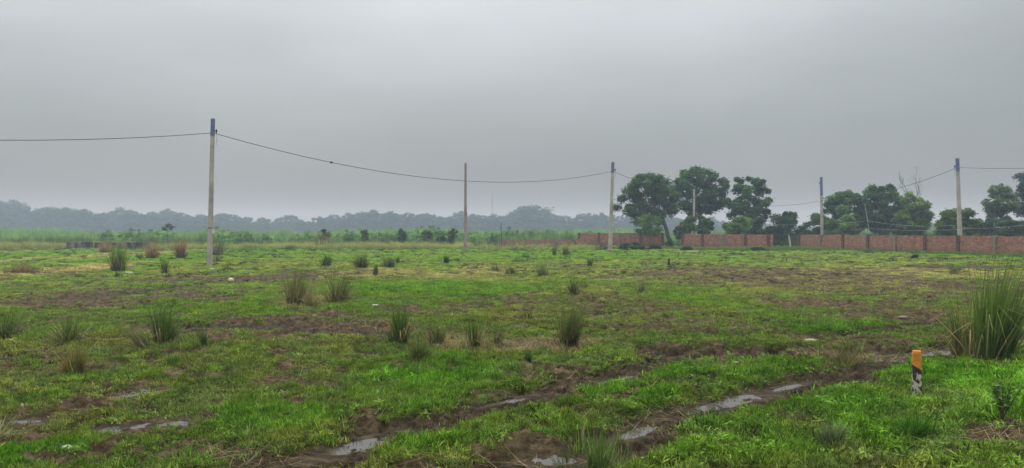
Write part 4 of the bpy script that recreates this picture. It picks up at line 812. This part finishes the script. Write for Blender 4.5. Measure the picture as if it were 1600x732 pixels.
# white plume stalks at the reed edge
def plumes():
    rg = np.random.default_rng(8)
    for px in (398, 406, 414, 418, 421, 468, 476, 533, 588, 592, 694, 610):
        P = gp(px, 388 + rg.uniform(-1, 1)); d = P[1]; t = empty('plume_grass', (P[0], d, 0), 'whitish feathery plume stalk at the edge of the reeds', 'plume grass', 'white plume grasses at the reed edge'); h = rg.uniform(.7, 1.1)
        m = MB(); m.tube([(0, 0, 0), (.03, 0, h * .6), (.06, 0, h)], .02, 5, (.15, .18, .08)); m.build('stem', M_tuss, t)
        m = MB(); m.tube([(.05, 0, h * .62), (.06, 0, h * .8), (.10, 0, h), (.16, 0, h * 1.12)], [.02, .055, .05, .01], 6, (.36, .36, .28)); m.build('plume', M_tuss, t, True)
plumes()

# leafy weed on the bank
def leafy_plant(px, py, hp, label, seed, col=(.085, .17, .04)):
    P = gp(px, py, .25); x, y = P[0], P[1]; z = gz(x, y); h = hp / F * y; t = empty('leafy_plant', (x, y, z), label, 'plant'); rg = np.random.default_rng(seed); m = MB(); C = []; D = []
    for k in range(9):
        a = rg.uniform(0, 6.28); sp = rg.uniform(.25, .8); tip = np.array([math.cos(a) * sp * h * .8, math.sin(a) * sp * h * .8, h * rg.uniform(.7, 1.05)]); s = np.linspace(0, 1, 6)[:, None]; Q_ = s * tip + (0, 0, 1) * s * (1 - s) * h * .35
        m.tube(Q_, np.linspace(.007, .003, 6), 5, (.07, .06, .04))
        for u in np.linspace(.35, 1, 9): c = u * tip + np.array((0, 0, 1)) * u * (1 - u) * h * .35; e = rg.normal(size=(3, 3)) * .016 + c; C.append(e); D.append(rg.normal(size=(3, 3)) + (0, 0, -.1))
    m.build('stem', M_tuss, t, True); C = np.vstack(C); V, Q_ = leaf_quads(C, .027, .5, .5, rg); obj('leaves', mesh_of('leaves', V, Q_, M_leaf, np.repeat(np.array(col)[None] * rg.uniform(.6, 1.6, (len(C), 1)), 4, 0)), t)
leafy_plant(1566, 655, 52, 'small branching broad leaved plant on the green bank', 2)

# ------------------------------------------------------------------ small objects
def marker():
    P = gp(1433, 613, .03); x, y = P[0], P[1]; z = gz(x, y) - .04; t = empty('marker_post', (x, y, z), 'orange topped whitewashed marker post with peeling black paint in the grass', 'marker post', rz=-.42)
    H = .58; zz = .425; wb, wt = .055, .049
    def ring(z_, k=1.0):
        w_ = (wb + (wt - wb) * z_ / H) * k; c = .015; return [(-w_ + c, -w_), (w_ - c, -w_), (w_, -w_ + c), (w_, w_ - c), (w_ - c, w_), (-w_ + c, w_), (-w_, w_ - c), (-w_, -w_ + c)]
    m = MB(); V = []
    for z_ in (0, .2, zz + .02): V += [(a, b, z_) for a, b in ring(z_)]
    Q = [(8 * r + i, 8 * r + (i + 1) % 8, 8 * r + 8 + (i + 1) % 8, 8 * r + 8 + i) for r in range(2) for i in range(8)]; m.add(V, Q); m.build('shaft', M_marker, t)
    m = MB(); V = []; low = [.405, .36, .355, .385, .42, .43, .43, .42]
    V += [(a, b, l_) for (a, b), l_ in zip(ring(.40, 1.05), low)]; V += [(a, b, H - .035) for a, b in ring(H - .035, 1.05)]; V += [(a * .88, b * .88, H) for a, b in ring(H)]
    Q = [(8 * r + i, 8 * r + (i + 1) % 8, 8 * r + 8 + (i + 1) % 8, 8 * r + 8 + i) for r in range(2) for i in range(8)]; m.add(V, Q); m.add(V[16:], [tuple(range(8))]); m.build('painted_top', M_orange, t)
marker()
def lump(name, px, py, wpx, hpx, mat, label, cat, seed, sq=.8, h=0.0):
    P = gp(px, py, h); x, y = P[0], P[1]; z = gz(x, y); rx = wpx / 2 / F * y; rz_ = .75 * hpx / F * y; rg = np.random.default_rng(seed); u = np.linspace(0, np.pi, 11)[:, None]; v = np.linspace(0, 2 * np.pi, 18, endpoint=False)[None]
    X = np.sin(u) * np.cos(v); Y = np.sin(u) * np.sin(v); Z = np.cos(u) + 0 * v; n = 1 + .5 * (fbm(X.ravel() * 1.5 + Z.ravel(), Y.ravel() * 1.5 - Z.ravel(), 1.6, 3, seed) - .5).reshape(X.shape)
    V = np.stack([X * n * rx, Y * n * rx * sq, Z * n * rz_ * .6 + rz_ * .35], -1).reshape(-1, 3); i = np.arange(10)[:, None] * 18; j = np.arange(18)[None]; j2 = (j + 1) % 18
    Q = np.stack([i + j, i + 18 + j, i + 18 + j2, i + j2], -1).reshape(-1, 4); o = obj(name, mesh_of(name, V, Q, mat, None, True), loc=(x, y, z)); return tag(o, label, cat)
lump('plastic_scrap', 200, 428, 13, 2.2, M_white, 'thin white scrap on the grass right of the twin topped tussock', 'litter', 1, .5)
lump('plastic_scrap', 331, 422, 9, 2.2, M_white, 'white scrap on the grass just below the tallest pole', 'litter', 2, .5)
lump('plastic_bag', 587, 482, 11, 4, M_white, 'flattened white plastic bag on grass right of the ragged tussock pair', 'litter', 3, .7)
lump('pale_green_clod', 103, 706, 20, 9, M_palegreen, 'pale green mossy lump in the bottom left foreground', 'clod', 4)
lump('pale_stone', 1148, 574, 13, 4, M_slab, 'pale flat stone on the grass between the two wheel tracks', 'stone', 5)
lump('pale_stone', 1268, 538, 20, 6, M_slab, 'pale stone beside the flattened brownish rushes', 'stone', 6)
lump('pale_stone', 1412, 504, 14, 5, simple('brown_stone', (.20, .155, .125), .9, nscale=9, nvar=.2), 'light brown clod on the dark mud beyond the wheel track', 'stone', 7)
lump('plastic_scrap', 34, 640, 5, 9, M_white, 'small upright whitish scrap in the grass at the lower left', 'litter', 9, .5)
# stub with a pale broken cap
P = gp(361, 442); z = gz(P[0], P[1]); t = empty('concrete_stub', (P[0], P[1], z), 'short stub with a pale rounded cap standing in the field below the tallest pole', 'stub post')
m = MB(); m.tube([(0, 0, -.05), (.01, 0, .10), (0, 0, .20)], [.055, .05, .06], 8); m.tube([(-.09, .02, -.05), (-.095, .02, .14)], [.035, .04], 6); m.build('stem', M_post, t)
m = MB(); m.tube([(0, 0, .14), (-.01, 0, .20), (0, 0, .26), (.01, 0, .29)], [.10, .12, .09, .02], 12); m.build('cap', simple('pale_cap', (.50, .46, .33), .8, nscale=14, nvar=.25), t, True)
P = gp(1045, 416); t = empty('black_post', (P[0], P[1], gz(P[0], P[1])), 'short black wooden post alone at the edge of the trodden ground', 'post')
m = MB(); m.tube([(0, 0, -.1), (.01, 0, .15), (0, 0, .34), (.02, 0, .42)], [.07, .075, .06, .045], 8); m.build('shaft', M_post, t)
m = MB(); m.tube([(.02, 0, .40), (.03, .01, .46)], [.05, .025], 7); m.build('broken_tip', M_post, t)
P = at(783, 352, 94); m = MB(); m.tube([(0, 0, 0), (.02, 0, 1.2), (0, 0, P[2] + .4)], [.05, .045, .035], 7); tag(m.build('wooden_stake', M_post, None, True, (P[0], 94, -.1)), 'thin dark stake at the left end of the low faded brick wall', 'stake')
P = gp(1073, 394); m = MB(); m.box((-1.5, -.45, -.05), (1.4, .45, .07)); s = m.build('concrete_slab', M_slab, None, False, (P[0], P[1], gz(P[0], P[1]))); bv = s.modifiers.new('bevel', 'BEVEL'); bv.width = .02; tag(s, 'pale flat concrete slab on grass in front of the wall gap', 'slab')

# loose straw lying about
def straw():
    rg = np.random.default_rng(12); Bs = []
    for (px, py, rx, ry, n) in ((700,543,40,6,300),(880,542,60,7,520),(800,546,50,6,260),(480,477,40,5,200),(1320,562,80,6,400),(600,515,60,8,160),(800,735,100,18,110),(400,732,120,16,110),(1000,640,120,22,120),(80,560,80,20,200),(1150,580,90,10,120),(1500,560,70,8,160),(1540,720,70,20,200),(700,600,500,60,400)):
        cx, cy, a, b = ell(px, py, rx, ry); Bs.append(np.column_stack([cx + a * rg.normal(size=n) * .6, cy + b * rg.normal(size=n) * .6]))
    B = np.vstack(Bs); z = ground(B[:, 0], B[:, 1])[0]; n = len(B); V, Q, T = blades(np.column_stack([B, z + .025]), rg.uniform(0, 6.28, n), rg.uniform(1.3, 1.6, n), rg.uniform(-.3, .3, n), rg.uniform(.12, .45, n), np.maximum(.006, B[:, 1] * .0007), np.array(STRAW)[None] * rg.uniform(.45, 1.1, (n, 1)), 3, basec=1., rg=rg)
    tag(obj('fallen_straw', mesh_of('fallen_straw', V, Q, M_tuss, T)), kind='stuff')
straw()
